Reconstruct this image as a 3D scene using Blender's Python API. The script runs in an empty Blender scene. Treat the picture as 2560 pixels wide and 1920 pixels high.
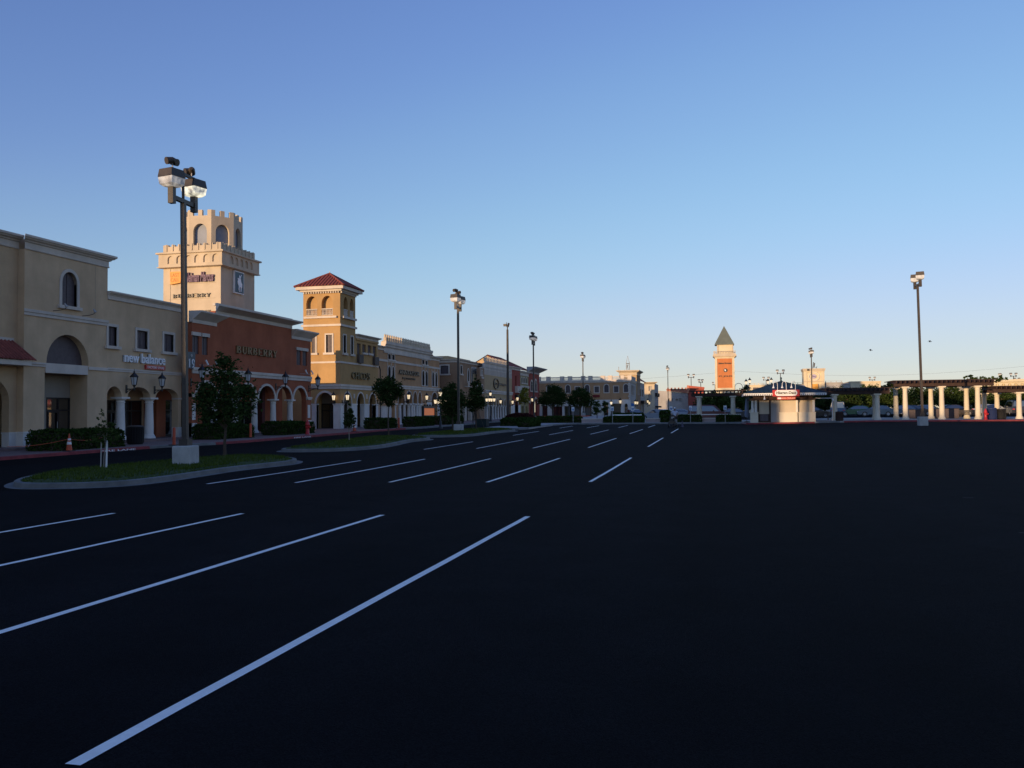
import bpy, bmesh, math, random
import numpy as np
from mathutils import Vector, Matrix
from mathutils.geometry import delaunay_2d_cdt
R = math.radians
S = bpy.context.scene
C = S.collection
PI = math.pi

# ------------------------------------------------------------------ camera
cam = bpy.data.cameras.new("camera"); camo = bpy.data.objects.new("camera", cam); C.objects.link(camo)
cam.sensor_fit = 'HORIZONTAL'; cam.sensor_width = 36.0
cam.lens = 36.0 * 2170.0 / 2560.0
cam.clip_start = 0.1; cam.clip_end = 6000
EYE = 2.0
PSI = math.atan(525 / 2170.0); PITCH = math.atan(70.7 / 2170.0); ROLL = 0.008
camo.matrix_world = (Matrix.Translation((0, 0, EYE)) @ Matrix.Rotation(PSI, 4, 'Z')
                     @ Matrix.Rotation(PI / 2 + PITCH, 4, 'X') @ Matrix.Rotation(-ROLL, 4, 'Z'))
S.camera = camo

# ------------------------------------------------------------------ sky, sun, exposure
SUN_EL = 2.9                       # degrees above the horizon
SUN_DIR = Vector((-0.43, -1.0, 0)).normalized()     # towards the sun, behind the camera to the left
w = bpy.data.worlds.new("World"); S.world = w; w.use_nodes = True
nt = w.node_tree; bg = nt.nodes['Background']
sky = nt.nodes.new('ShaderNodeTexSky'); sky.sky_type = 'NISHITA'
sky.sun_disc = False
sky.sun_elevation = R(SUN_EL)
sky.sun_rotation = math.atan2(SUN_DIR.x, SUN_DIR.y)
sky.altitude = 0; sky.air_density = 0.62; sky.dust_density = 0.0; sky.ozone_density = 2.7
gam = nt.nodes.new('ShaderNodeGamma'); gam.inputs[1].default_value = 0.82
tint = nt.nodes.new('ShaderNodeMix'); tint.data_type = 'RGBA'; tint.blend_type = 'MULTIPLY'; tint.inputs[0].default_value = 1.0
tint.inputs[7].default_value = (2.50, 1.93, 2.22, 1)      # white balance of the photograph
stc = nt.nodes.new('ShaderNodeTexCoord'); sxyz = nt.nodes.new('ShaderNodeSeparateXYZ'); cxyz = nt.nodes.new('ShaderNodeCombineXYZ')
def smath(op, a, b=None):
    m = nt.nodes.new('ShaderNodeMath'); m.operation = op
    for i, v in enumerate((a, b)):
        if v is None: continue
        if isinstance(v, (int, float)): m.inputs[i].default_value = v
        else: nt.links.new(v, m.inputs[i])
    return m.outputs[0]
nt.links.new(stc.outputs['Generated'], sxyz.inputs[0])      # thick low air: the pale band reaches higher than in the standard sky
s_r = smath('MAXIMUM', smath('SQRT', smath('ADD', smath('MULTIPLY', sxyz.outputs[0], sxyz.outputs[0]), smath('MULTIPLY', sxyz.outputs[1], sxyz.outputs[1]))), 1e-4)
s_e = smath('ARCSINE', sxyz.outputs[2]); s_t = smath('TANGENT', smath('MINIMUM', smath('MULTIPLY', s_e, 0.62), smath('ADD', smath('MULTIPLY', s_e, 0.1), 0.40)))
nt.links.new(smath('DIVIDE', sxyz.outputs[0], s_r), cxyz.inputs[0]); nt.links.new(smath('DIVIDE', sxyz.outputs[1], s_r), cxyz.inputs[1]); nt.links.new(s_t, cxyz.inputs[2])
nt.links.new(cxyz.outputs[0], sky.inputs[0])
nt.links.new(sky.outputs[0], gam.inputs[0]); nt.links.new(gam.outputs[0], tint.inputs[6])
crv = nt.nodes.new('ShaderNodeRGBCurve'); crm = crv.mapping
for ch, pts in ((0, ((.165,.158),(.22,.235),(.33,.376),(.485,.546),(.65,.65),(.77,.73),(1,.88))), (1, ((.296,.288),(.381,.413),(.521,.585),(.64,.665),(1,.93))), (2, ((.35,.35),(.63,.625),(.75,.72),(.87,.81),(1,.92)))):
    for p in pts[:-1]: crm.curves[ch].points.new(*p)
    crm.curves[ch].points[-1].location = pts[-1]
crm.update()
def scaled(sock, k):
    m = nt.nodes.new('ShaderNodeVectorMath'); m.operation = 'SCALE'; nt.links.new(sock, m.inputs[0]); m.inputs['Scale'].default_value = k; return m.outputs[0]
nt.links.new(scaled(tint.outputs[2], .15), crv.inputs['Color'])
nt.links.new(scaled(crv.outputs['Color'], 1/.15), bg.inputs[0]); bg.inputs[1].default_value = 0.15
sun = bpy.data.lights.new("sun", 'SUN'); sun.energy = 4.6; sun.angle = R(0.5); sun.color = (1.0, 0.69, 0.40)
suno = bpy.data.objects.new("sun", sun); C.objects.link(suno)
tow = Vector((SUN_DIR.x * math.cos(R(SUN_EL)), SUN_DIR.y * math.cos(R(SUN_EL)), math.sin(R(SUN_EL))))
suno.rotation_euler = tow.to_track_quat('Z', 'Y').to_euler()
suno.location = (0, -40, 60)
S.view_settings.view_transform = 'Standard'; S.view_settings.look = 'None'
S.view_settings.exposure = 0.0; S.view_settings.gamma = 1.0
S.cycles.max_bounces = 6

# ------------------------------------------------------------------ terrain
def g(x, y):
    t = max(0.0, min(y, 170) - 18)
    a = .0085 * (t - 7) if t > 14 else .0085 * t * t / 28
    k = min(max((y - 20) / 40.0, 0), 1)
    return a + .016 * k * min(max(x, 0), 14)

# ------------------------------------------------------------------ mesh builder
class MB:
    def __init__(s): s.v = []; s.f = []; s.mi = []; s.m = 0; s.smooth = set()
    def add(s, vs, fs, sm=False):
        o = len(s.v); s.v.extend([tuple(p) for p in vs])
        for f in fs:
            if sm: s.smooth.add(len(s.f))
            s.f.append([i + o for i in f]); s.mi.append(s.m)
        return s
    def box(s, x0, x1, y0, y1, z0, z1):
        vs = [(x0,y0,z0),(x1,y0,z0),(x1,y1,z0),(x0,y1,z0),(x0,y0,z1),(x1,y0,z1),(x1,y1,z1),(x0,y1,z1)]
        return s.add(vs, [(3,2,1,0),(4,5,6,7),(0,1,5,4),(1,2,6,5),(2,3,7,6),(3,0,4,7)])
    def cbox(s, c, sz, rz=0.0, ry=0.0, top=1.0):
        hx, hy, hz = sz[0]/2, sz[1]/2, sz[2]/2
        M = Matrix.Translation(c) @ Matrix.Rotation(rz,4,'Z') @ Matrix.Rotation(ry,4,'Y')
        vs = [M @ Vector(p) for p in [(-hx,-hy,-hz),(hx,-hy,-hz),(hx,hy,-hz),(-hx,hy,-hz),
              (-hx*top,-hy*top,hz),(hx*top,-hy*top,hz),(hx*top,hy*top,hz),(-hx*top,hy*top,hz)]]
        return s.add(vs, [(3,2,1,0),(4,5,6,7),(0,1,5,4),(1,2,6,5),(2,3,7,6),(3,0,4,7)])
    def rod(s, p0, p1, r0, r1=None, n=10, sm=True, caps=True):
        r1 = r0 if r1 is None else r1
        p0 = Vector(p0); p1 = Vector(p1); d = (p1 - p0).normalized()
        a = d.orthogonal().normalized(); b = d.cross(a)
        vs = []
        for p, r in ((p0, r0), (p1, r1)):
            for i in range(n):
                t = 2*PI*i/n; vs.append(p + (a*math.cos(t) + b*math.sin(t))*r)
        s.add(vs, [(i, (i+1) % n, n+(i+1) % n, n+i) for i in range(n)], sm)
        if caps: s.add(vs[:n], [tuple(range(n-1,-1,-1))]); s.add(vs[n:], [tuple(range(n))])
        return s
    def tube(s, pts, r, n=8):
        for a, b in zip(pts[:-1], pts[1:]): s.rod(a, b, r, r, n)
        return s
    def lathe(s, prof, c, n=16, sm=True, rot=0.0):
        vs = []; m = len(prof)
        for (r, z) in prof:
            for i in range(n):
                t = 2*PI*i/n + rot; vs.append((c[0]+r*math.cos(t), c[1]+r*math.sin(t), c[2]+z))
        fs = [(j*n+i, j*n+(i+1) % n, (j+1)*n+(i+1) % n, (j+1)*n+i) for j in range(m-1) for i in range(n)]
        s.add(vs, fs, sm)
        s.add(vs[-n:], [tuple(range(n))]); s.add(vs[:n], [tuple(range(n-1,-1,-1))])
        return s
    def sphere(s, c, r, n=12, m=8, sc=(1,1,1)):
        vs = []; fs = []
        for j in range(m+1):
            p = PI*j/m
            for i in range(n):
                t = 2*PI*i/n
                vs.append((c[0]+r*sc[0]*math.sin(p)*math.cos(t), c[1]+r*sc[1]*math.sin(p)*math.sin(t), c[2]+r*sc[2]*math.cos(p)))
        for j in range(m):
            for i in range(n): fs.append((j*n+i, (j+1)*n+i, (j+1)*n+(i+1) % n, j*n+(i+1) % n))
        return s.add(vs, fs, True)

class Fr:
    """vertical plane: u runs along dir, z up, d outwards"""
    def __init__(s, ox, oy, dx, dy):
        l = math.hypot(dx, dy); s.o = (ox, oy); s.u = (dx/l, dy/l); s.n = (dy/l, -dx/l)
    def P(s, u, z, d=0.0):
        return (s.o[0]+s.u[0]*u+s.n[0]*d, s.o[1]+s.u[1]*u+s.n[1]*d, z)
def FX(x): return Fr(x, 0, 0, 1)        # faces +X, u = world Y
def FY(y): return Fr(0, y, 1, 0)        # faces -Y, u = world X

def fbox(mb, F, u0, u1, z0, z1, d0, d1):
    vs = [F.P(u,z,d) for d in (d0,d1) for (u,z) in ((u0,z0),(u1,z0),(u1,z1),(u0,z1))]
    return mb.add(vs, [(3,2,1,0),(4,5,6,7),(0,1,5,4),(1,2,6,5),(2,3,7,6),(3,0,4,7)])
def tri(outs):
    """triangulate loops (even-odd holes)"""
    vs = []; fs = []
    for k, lp in enumerate(outs):
        A = sum(lp[i-1][0]*lp[i][1]-lp[i][0]*lp[i-1][1] for i in range(len(lp)))
        if (A > 0) != (k == 0): lp = lp[::-1]
        o = len(vs); vs += [Vector(p) for p in lp]; fs.append(list(range(o, o+len(lp))))
    r = delaunay_2d_cdt(vs, [], fs, 2, 1e-5)
    return [tuple(p) for p in r[0]], [tuple(f) for f in r[2]]
def fpoly(mb, F, loops, d0, d1, sides=True):
    """polygon with holes in the u,z plane, extruded from d0 to d1"""
    v, f = tri(loops)
    mb.add([F.P(a,b,d1) for a,b in v], f)
    mb.add([F.P(a,b,d0) for a,b in v], [t[::-1] for t in f])
    if sides:
        for lp in loops:
            n = len(lp)
            vs = [F.P(a,b,d0) for a,b in lp] + [F.P(a,b,d1) for a,b in lp]
            mb.add(vs, [(i,(i+1)%n,n+(i+1)%n,n+i) for i in range(n)])
    return mb
def rect(u0,u1,z0,z1): return [(u0,z0),(u1,z0),(u1,z1),(u0,z1)]
def arch(u0,u1,z0,zs,zt,n=12,point=0.0):
    """opening with straight sides to zs and a curved head to zt"""
    c=(u0+u1)/2; a=(u1-u0)/2; h=zt-zs
    top=[(c+a*math.cos(PI*i/n), zs+h*(math.sin(PI*i/n)**(1.0+point))) for i in range(n+1)]
    return [(u0,z0),(u1,z0)]+top
def ring(u0,u1,z0,zs,zt,wd,n=12):
    """archivolt: band of width wd round the curved head"""
    c=(u0+u1)/2; a=(u1-u0)/2; h=zt-zs
    inn=[(c+a*math.cos(PI*i/n), zs+h*math.sin(PI*i/n)) for i in range(n+1)]
    out=[(c+(a+wd)*math.cos(PI*i/n), zs+(h+wd)*math.sin(PI*i/n)) for i in range(n,-1,-1)]
    return inn+out
def mould(mb, F, u0, u1, prof, back=0.0, e0=0.0, e1=0.0):
    """profile [(d,z)..] swept along u; e0/e1: extra length at each end per unit of projection (mitred return look)"""
    p=[(back,prof[0][1])]+prof+[(back,prof[-1][1])]
    n=len(p)
    vs=[F.P(u0-e0*d,z,d) for d,z in p]+[F.P(u1+e1*d,z,d) for d,z in p]
    mb.add(vs,[(i,(i+1)%n,n+(i+1)%n,n+i) for i in range(n)])
    v,f=tri([p]); 
    mb.add([F.P(u0-e0*d,z,d) for d,z in v],f); mb.add([F.P(u1+e1*d,z,d) for d,z in v],f)
    return mb

# ------------------------------------------------------------------ objects
def mesh_obj(name, mb, mats, origin=(0,0,0)):
    me = bpy.data.meshes.new(name)
    o3 = origin
    me.from_pydata([(a-o3[0],b-o3[1],c-o3[2]) for a,b,c in mb.v], [], mb.f)
    if not isinstance(mats,(list,tuple)): mats=[mats]
    for m in mats: me.materials.append(m)
    if len(mats)>1: me.polygons.foreach_set('material_index', mb.mi)
    if mb.smooth:
        sm=[i in mb.smooth for i in range(len(mb.f))]
        me.polygons.foreach_set('use_smooth', sm)
    bm=bmesh.new(); bm.from_mesh(me); bmesh.ops.recalc_face_normals(bm, faces=bm.faces); bm.to_mesh(me); bm.free()
    me.update()
    o = bpy.data.objects.new(name, me); C.objects.link(o)
    return o
def root_of(o):
    while o.parent: o = o.parent
    return o
def tag(o, label, cat, group=None):
    o['label']=label; o['category']=cat
    if group: o['group']=group
    return o
def thing(name, label, cat, loc=(0,0,0), group=None):
    o=bpy.data.objects.new(name,None); o.empty_display_size=.3; o.location=loc; C.objects.link(o)
    return tag(o,label,cat,group)
def part(parent, name, mb, mats, label=None):
    if not mb.f: return None
    o=mesh_obj(name, mb, mats, root_of(parent).location); o.parent=parent
    if label: o['label']=label
    return o
def solo(name,label,cat,mb,mats,loc=(0,0,0),group=None):
    o=mesh_obj(name,mb,mats,loc); o.location=loc
    return tag(o,label,cat,group)
def setting(name,mb,mats,kind='structure'):
    o=mesh_obj(name,mb,mats); o['kind']=kind; return o
def about_eye(objs, k):
    """move finished things nearer along the street, keeping their proportions"""
    for o in objs:
        o.location = (o.location.x*k, o.location.y*k, EYE+(o.location.z-EYE)*k); o.scale = (k,k,k)
def dup(root, loc, rz=0.0, label=None, sc=None):
    def cp(o,par):
        c=o.copy(); C.objects.link(c); c.parent=par
        for ch in list(o.children): cp(ch,c)
        return c
    r=cp(root,None); r.location=loc; r.rotation_euler=(0,0,rz)
    if sc: r.scale=(sc,sc,sc) if not isinstance(sc,tuple) else sc
    if label: r['label']=label
    return r

# ------------------------------------------------------------------ materials
def mat(name, rgb, rough=.8, var=.12, scale=1.5, bump=.0, bscale=40, metal=0, spec=.3, rgb2=None, streak=0.0):
    m=bpy.data.materials.new(name); m.use_nodes=True; n=m.node_tree; b=n.nodes['Principled BSDF']
    b.inputs['Roughness'].default_value=rough; b.inputs['Metallic'].default_value=metal
    b.inputs['Specular IOR Level'].default_value=spec
    tc=n.nodes.new('ShaderNodeTexCoord')
    if var>0 or rgb2:
        nz=n.nodes.new('ShaderNodeTexNoise'); nz.inputs['Scale'].default_value=scale; nz.inputs['Detail'].default_value=6
        nz.inputs['Roughness'].default_value=.65
        mp=n.nodes.new('ShaderNodeMapping'); mp.inputs['Scale'].default_value=(1,1,1.0 if not streak else 1.0-streak)
        n.links.new(tc.outputs['Object'],mp.inputs[0]); n.links.new(mp.outputs[0],nz.inputs['Vector'])
        cr=n.nodes.new('ShaderNodeValToRGB'); cr.color_ramp.elements[0].position=.3; cr.color_ramp.elements[1].position=.7
        lo=[c*(1-var) for c in rgb]; hi=[min(1,c*(1+var)) for c in (rgb2 or rgb)]
        cr.color_ramp.elements[0].color=(*lo,1); cr.color_ramp.elements[1].color=(*hi,1)
        n.links.new(nz.outputs['Fac'],cr.inputs[0]); n.links.new(cr.outputs[0],b.inputs['Base Color'])
    else: b.inputs['Base Color'].default_value=(*rgb,1)
    if bump>0:
        n2=n.nodes.new('ShaderNodeTexNoise'); n2.inputs['Scale'].default_value=bscale; n2.inputs['Detail'].default_value=4
        n.links.new(tc.outputs['Object'],n2.inputs['Vector'])
        bp=n.nodes.new('ShaderNodeBump'); bp.inputs['Strength'].default_value=bump; bp.inputs['Distance'].default_value=.02
        n.links.new(n2.outputs['Fac'],bp.inputs['Height']); n.links.new(bp.outputs[0],b.inputs['Normal'])
    return m
def emit(name, rgb, strength, base=(.8,.8,.8), noise=0):
    m=mat(name,base,.25,0); n=m.node_tree; b=n.nodes['Principled BSDF']
    b.inputs['Emission Color'].default_value=(*rgb,1); b.inputs['Emission Strength'].default_value=strength
    if noise:
        tc=n.nodes.new('ShaderNodeTexCoord'); nz=n.nodes.new('ShaderNodeTexNoise'); nz.inputs['Scale'].default_value=noise
        n.links.new(tc.outputs['Object'],nz.inputs['Vector'])
        mr=n.nodes.new('ShaderNodeMapRange'); mr.inputs[1].default_value=.35; mr.inputs[2].default_value=.7
        mr.inputs[3].default_value=strength*.15; mr.inputs[4].default_value=strength*1.6
        n.links.new(nz.outputs['Fac'],mr.inputs[0]); n.links.new(mr.outputs[0],b.inputs['Emission Strength'])
    return m
def leafmat(name, a, b2):
    m=bpy.data.materials.new(name); m.use_nodes=True; n=m.node_tree; n.nodes.clear()
    out=n.nodes.new('ShaderNodeOutputMaterial'); geo=n.nodes.new('ShaderNodeNewGeometry')
    cr=n.nodes.new('ShaderNodeValToRGB'); cr.color_ramp.elements[0].color=(*a,1); cr.color_ramp.elements[1].color=(*b2,1)
    n.links.new(geo.outputs['Random Per Island'],cr.inputs[0])
    d=n.nodes.new('ShaderNodeBsdfDiffuse'); t=n.nodes.new('ShaderNodeBsdfTranslucent'); mx=n.nodes.new('ShaderNodeMixShader'); mx.inputs[0].default_value=.25
    n.links.new(cr.outputs[0],d.inputs[0]); n.links.new(cr.outputs[0],t.inputs[0])
    n.links.new(d.outputs[0],mx.inputs[1]); n.links.new(t.outputs[0],mx.inputs[2]); n.links.new(mx.outputs[0],out.inputs[0])
    return m
def brickmat(name, a, b2, mortar, scale, rough=.85, bw=.5, rh=.25):
    m=mat(name,a,rough,0); n=m.node_tree; b=n.nodes['Principled BSDF']
    tc=n.nodes.new('ShaderNodeTexCoord'); br=n.nodes.new('ShaderNodeTexBrick')
    br.inputs['Color1'].default_value=(*a,1); br.inputs['Color2'].default_value=(*b2,1); br.inputs['Mortar'].default_value=(*mortar,1)
    br.inputs['Scale'].default_value=scale; br.inputs['Mortar Size'].default_value=.03
    br.inputs['Brick Width'].default_value=bw; br.inputs['Row Height'].default_value=rh
    n.links.new(tc.outputs['Object'],br.inputs['Vector']); n.links.new(br.outputs['Color'],b.inputs['Base Color'])
    return m

def weather(m):
    n=m.node_tree; b=n.nodes['Principled BSDF']; base=b.inputs['Base Color'].links[0].from_socket
    tc=[x for x in n.nodes if x.type=='TEX_COORD'][0]
    mp=n.nodes.new('ShaderNodeMapping'); mp.inputs['Scale'].default_value=(.75,.75,.14); nz=n.nodes.new('ShaderNodeTexNoise'); nz.inputs['Scale'].default_value=1.3; nz.inputs['Detail'].default_value=5
    n.links.new(tc.outputs['Object'],mp.inputs[0]); n.links.new(mp.outputs[0],nz.inputs['Vector'])
    r=n.nodes.new('ShaderNodeValToRGB'); r.color_ramp.elements[0].position=.32; r.color_ramp.elements[1].position=.6
    r.color_ramp.elements[0].color=(.90,.895,.89,1); r.color_ramp.elements[1].color=(1.02,1.02,1.02,1); n.links.new(nz.outputs['Fac'],r.inputs[0])
    mx=n.nodes.new('ShaderNodeMix'); mx.data_type='RGBA'; mx.blend_type='MULTIPLY'; mx.inputs[0].default_value=1
    n.links.new(base,mx.inputs[6]); n.links.new(r.outputs[0],mx.inputs[7]); n.links.new(mx.outputs[2],b.inputs['Base Color'])
TAN=mat('tan stucco',(.64,.455,.28),.9,.13,.5,.35,30,spec=.15)
TAN2=mat('warm tan stucco',(.60,.42,.25),.9,.13,.5,.35,30,spec=.15)
TRIM=mat('pale trim stucco',(.64,.56,.47),.9,.10,.8,.25,30,spec=.15)
WHITE=mat('white stucco',(.74,.69,.62),.88,.09,.9,.2,30,spec=.2)
TERRA=mat('terracotta stucco',(.36,.115,.06),.9,.16,.6,.35,30,spec=.15)
OCHRE=mat('ochre stucco',(.47,.29,.125),.9,.12,.6,.35,30,spec=.15)
MUSTARD=mat('mustard stucco',(.49,.285,.15),.9,.12,.6,.35,30,spec=.15)
BROWN=mat('brown stucco',(.33,.205,.125),.9,.13,.6,.35,30,spec=.15)
SAND=mat('sand stucco',(.50,.36,.20),.9,.1,.6,.3,30,spec=.15)
OLIVE=mat('olive stucco',(.36,.30,.15),.9,.12,.6,.3,30,spec=.15)
BRICKRED=mat('brick red stucco',(.33,.08,.06),.9,.14,.6,.3,30,spec=.15)
PINKW=mat('salmon stucco',(.52,.22,.14),.9,.1,.5,.3,30,spec=.15)
CREAM=mat('cream stucco',(.58,.48,.35),.9,.09,.6,.3,30,spec=.15)
YCREAM=mat('yellow cream stucco',(.68,.58,.40),.9,.07,.6,.25,30,spec=.15)
GREYW=mat('grey stucco',(.42,.40,.38),.9,.1,.6,.25,30,spec=.15)
ORANGE=mat('orange stucco',(.56,.20,.075),.9,.1,.6,.25,30,spec=.15)
for _m in (TAN,TAN2,TRIM,WHITE,TERRA,OCHRE,MUSTARD,BROWN,SAND,OLIVE,BRICKRED,PINKW,CREAM,YCREAM,GREYW,ORANGE): weather(_m)
PCOL=mat('pale pergola column',(.70,.62,.47),.88,.08,1.5,.2,30)
ROOFG=mat('grey roof membrane',(.30,.29,.28),.9,.15,.3)
TILE=mat('clay roof tile',(.24,.062,.045),.75,.3,3.0,.2,20,spec=.3)
TILER=mat('bright clay roof tile',(.42,.10,.06),.75,.25,3.0,.2,20,spec=.3)
SLATE=mat('green grey metal roof',(.14,.16,.13),.6,.12,1.0,spec=.4)
BLUEROOF=mat('dark blue metal roof',(.018,.04,.058),.6,.25,2.0,spec=.15)
CONC=mat('pale concrete',(.44,.43,.40),.9,.15,2.5,.3,25,spec=.2)
KERB=mat('kerb concrete',(.175,.175,.165),.9,.25,1.6,.3,25,spec=.2)
REDPAINT=mat('worn red kerb paint',(.25,.045,.048),.8,.3,3.0,.2,25)
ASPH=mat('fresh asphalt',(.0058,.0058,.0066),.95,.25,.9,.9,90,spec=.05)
def _asphalt():
    n=ASPH.node_tree; b=n.nodes['Principled BSDF']; tc=[x for x in n.nodes if x.type=='TEX_COORD'][0]
    base=b.inputs['Base Color'].links[0].from_socket
    v=n.nodes.new('ShaderNodeTexVoronoi'); v.inputs['Scale'].default_value=85; n.links.new(tc.outputs['Object'],v.inputs['Vector'])
    r=n.nodes.new('ShaderNodeValToRGB'); r.color_ramp.elements[0].color=(.35,.35,.35,1); r.color_ramp.elements[1].color=(2.0,2.0,2.1,1); r.color_ramp.elements[1].position=.9
    n.links.new(v.outputs['Color'],r.inputs[0])
    m=n.nodes.new('ShaderNodeMix'); m.data_type='RGBA'; m.blend_type='MULTIPLY'; m.inputs[0].default_value=1
    n.links.new(base,m.inputs[6]); n.links.new(r.outputs[0],m.inputs[7])
    # laying lanes: faint long strips where the paver passes met
    w=n.nodes.new('ShaderNodeTexNoise'); mp=n.nodes.new('ShaderNodeMapping'); mp.inputs['Scale'].default_value=(.35,.02,1); w.inputs['Scale'].default_value=1.0; w.inputs['Detail'].default_value=3
    n.links.new(tc.outputs['Object'],mp.inputs[0]); n.links.new(mp.outputs[0],w.inputs['Vector'])
    r2=n.nodes.new('ShaderNodeValToRGB'); r2.color_ramp.elements[0].color=(.8,.8,.8,1); r2.color_ramp.elements[1].color=(1.25,1.25,1.25,1); r2.color_ramp.elements[0].position=.35; r2.color_ramp.elements[1].position=.65
    n.links.new(w.outputs['Fac'],r2.inputs[0])
    m2=n.nodes.new('ShaderNodeMix'); m2.data_type='RGBA'; m2.blend_type='MULTIPLY'; m2.inputs[0].default_value=1
    n.links.new(m.outputs[2],m2.inputs[6]); n.links.new(r2.outputs[0],m2.inputs[7]); n.links.new(m2.outputs[2],b.inputs['Base Color'])
_asphalt()
LINE=mat('white road paint',(.93,.89,.83),.75,.09,7.0,.3,60,spec=.25)
METAL=mat('dark bronze metal',(.055,.042,.032),.5,.25,4.0,spec=.45)
BLACKM=mat('black iron',(.012,.012,.013),.45,.2,4.0,spec=.5)
GLASS=mat('dark window glass',(.012,.013,.016),.04,0,spec=.6); GLASS.node_tree.nodes['Principled BSDF'].inputs['IOR'].default_value=2.3
SCREEN=mat('dark window screen',(.10,.078,.082),.55,.2,5.0,spec=.3)
FRAMED=mat('dark door frame',(.03,.022,.02),.5,.1,spec=.3)
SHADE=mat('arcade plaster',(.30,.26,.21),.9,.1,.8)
WOOD=mat('dark stained timber',(.05,.027,.021),.7,.3,2.0,.3,15)
REDM=mat('red enamel',(.50,.03,.03),.35,.12,3.0,spec=.45)
REDORG=mat('red orange plastic',(.52,.085,.035),.5,.1,4.0)
WHITEP=mat('white plastic',(.78,.78,.76),.45,.06,3.0)
BLUEP=mat('blue sign paint',(.03,.16,.42),.5,.05)
NAVY=mat('navy sign panel',(.012,.05,.085),.4,.1,spec=.4)
LETW=mat('white letters',(.86,.86,.86),.4,0)
LETD=mat('dark bronze letters',(.04,.03,.02),.4,0,spec=.5)
LETG=mat('gilt letters',(.27,.17,.075),.5,.1)
LETP=mat('plum letters',(.10,.035,.10),.4,0)
BARK=mat('brown bark',(.085,.06,.045),.95,.3,6.0,.6,20)
BARKL=mat('pale bark',(.26,.22,.18),.95,.25,6.0,.5,20)
LEAF_D=leafmat('dark leaves',(.016,.030,.010),(.065,.10,.03))
LEAF_M=leafmat('green leaves',(.02,.036,.01),(.09,.13,.035))
LEAF_Y=leafmat('young yellow leaves',(.10,.10,.015),(.34,.30,.05))
LEAF_R=leafmat('dark red leaves',(.035,.012,.014),(.10,.03,.03))
LEAF_H=leafmat('hedge leaves',(.014,.030,.009),(.055,.095,.022))
GRASSM=leafmat('lawn grass',(.034,.058,.010),(.115,.155,.03))
SOIL=mat('soil and turf',(.045,.07,.02),.95,.35,3.0,.4,20)
PAVE=brickmat('brick pavers',(.20,.13,.12),(.27,.18,.16),(.14,.11,.10),3.0)
PAVEC=mat('concrete pavement',(.36,.33,.30),.9,.16,.8,.25,25)
LAMPLIT=emit('lit lantern glass',(1.0,.76,.42),.95)
LAMPOFF=mat('frosted lantern glass',(.55,.57,.58),.3,0,spec=.5)
LENS=emit('lit flood lens',(1.0,.90,.78),.22,(.5,.5,.5),noise=5)
LENS2=emit('bright flood lens',(1.0,.92,.68),.75,(.6,.6,.6),noise=4)
# ------------------------------------------------------------------ ground, paving, islands
mb=MB()
xs=[-3000,-400,-160,-80,-60,-45,-30,-20,-10,0,7,14,25,45,80,160,400,3000]
ys=[-3000,-400,-100,-40,-10,0,10,18,20,22,24,26,28,30,32,36,40,50,60,80,100,120,140,170,200,260,400,900,4000]
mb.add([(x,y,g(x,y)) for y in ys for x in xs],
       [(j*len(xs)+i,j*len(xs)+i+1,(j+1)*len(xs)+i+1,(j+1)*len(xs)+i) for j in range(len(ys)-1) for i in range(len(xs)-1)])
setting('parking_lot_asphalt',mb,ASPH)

def dens(lp, step):
    out=[]
    n=len(lp)
    for i in range(n):
        a=lp[i]; b=lp[(i+1)%n]; L=math.hypot(b[0]-a[0],b[1]-a[1]); k=max(1,int(L/step))
        for j in range(k): out.append((a[0]+(b[0]-a[0])*j/k, a[1]+(b[1]-a[1])*j/k))
    return out
def smooth(lp,it=2):
    for _ in range(it):
        q=[]; n=len(lp)
        for i in range(n):
            a=lp[i]; b=lp[(i+1)%n]
            q+=[(a[0]*.75+b[0]*.25,a[1]*.75+b[1]*.25),(a[0]*.25+b[0]*.75,a[1]*.25+b[1]*.75)]
        lp=q
    return lp
def inside(p,lp):
    c=False; n=len(lp)
    for i in range(n):
        a=lp[i]; b=lp[i-1]
        if (a[1]>p[1])!=(b[1]>p[1]) and p[0]<(b[0]-a[0])*(p[1]-a[1])/(b[1]-a[1])+a[0]: c=not c
    return c
def inset(lp,d):
    n=len(lp); A=sum(lp[i-1][0]*lp[i][1]-lp[i][0]*lp[i-1][1] for i in range(n)); sg=1 if A>0 else -1
    out=[]
    for i in range(n):
        a=lp[i-1]; b=lp[(i+1)%n]; tx,ty=b[0]-a[0],b[1]-a[1]; l=math.hypot(tx,ty) or 1
        out.append((lp[i][0]-sg*ty/l*d, lp[i][1]+sg*tx/l*d))
    return out
def slab(mb, lp, top, bot=-.2, grid=5.0, bulge=0.0, sides=True):
    vs=[Vector(p) for p in lp]; n=len(lp); es=[(i,(i+1)%n) for i in range(n)]
    if grid:
        x0=min(p[0] for p in lp); x1=max(p[0] for p in lp); y0=min(p[1] for p in lp); y1=max(p[1] for p in lp)
        sm_=inset(lp,.35)
        x=x0+grid/2
        while x<x1:
            y=y0+grid/2
            while y<y1:
                if inside((x,y),sm_): vs.append(Vector((x,y)))
                y+=grid
            x+=grid
    r=delaunay_2d_cdt(vs,es,[],1,1e-5)
    hz=lambda p:(bulge if (bulge and inside(p,inset(lp,.3))) else 0)
    mb.add([(p[0],p[1],g(p[0],p[1])+top+hz(p)) for p in r[0]],[tuple(f) for f in r[2]],bool(bulge))
    if sides:
        vv=[(p[0],p[1],g(*p)+bot) for p in lp]+[(p[0],p[1],g(*p)+top) for p in lp]
        mb.add(vv,[(i,(i+1)%n,n+(i+1)%n,n+i) for i in range(n)])
    return mb
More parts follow.
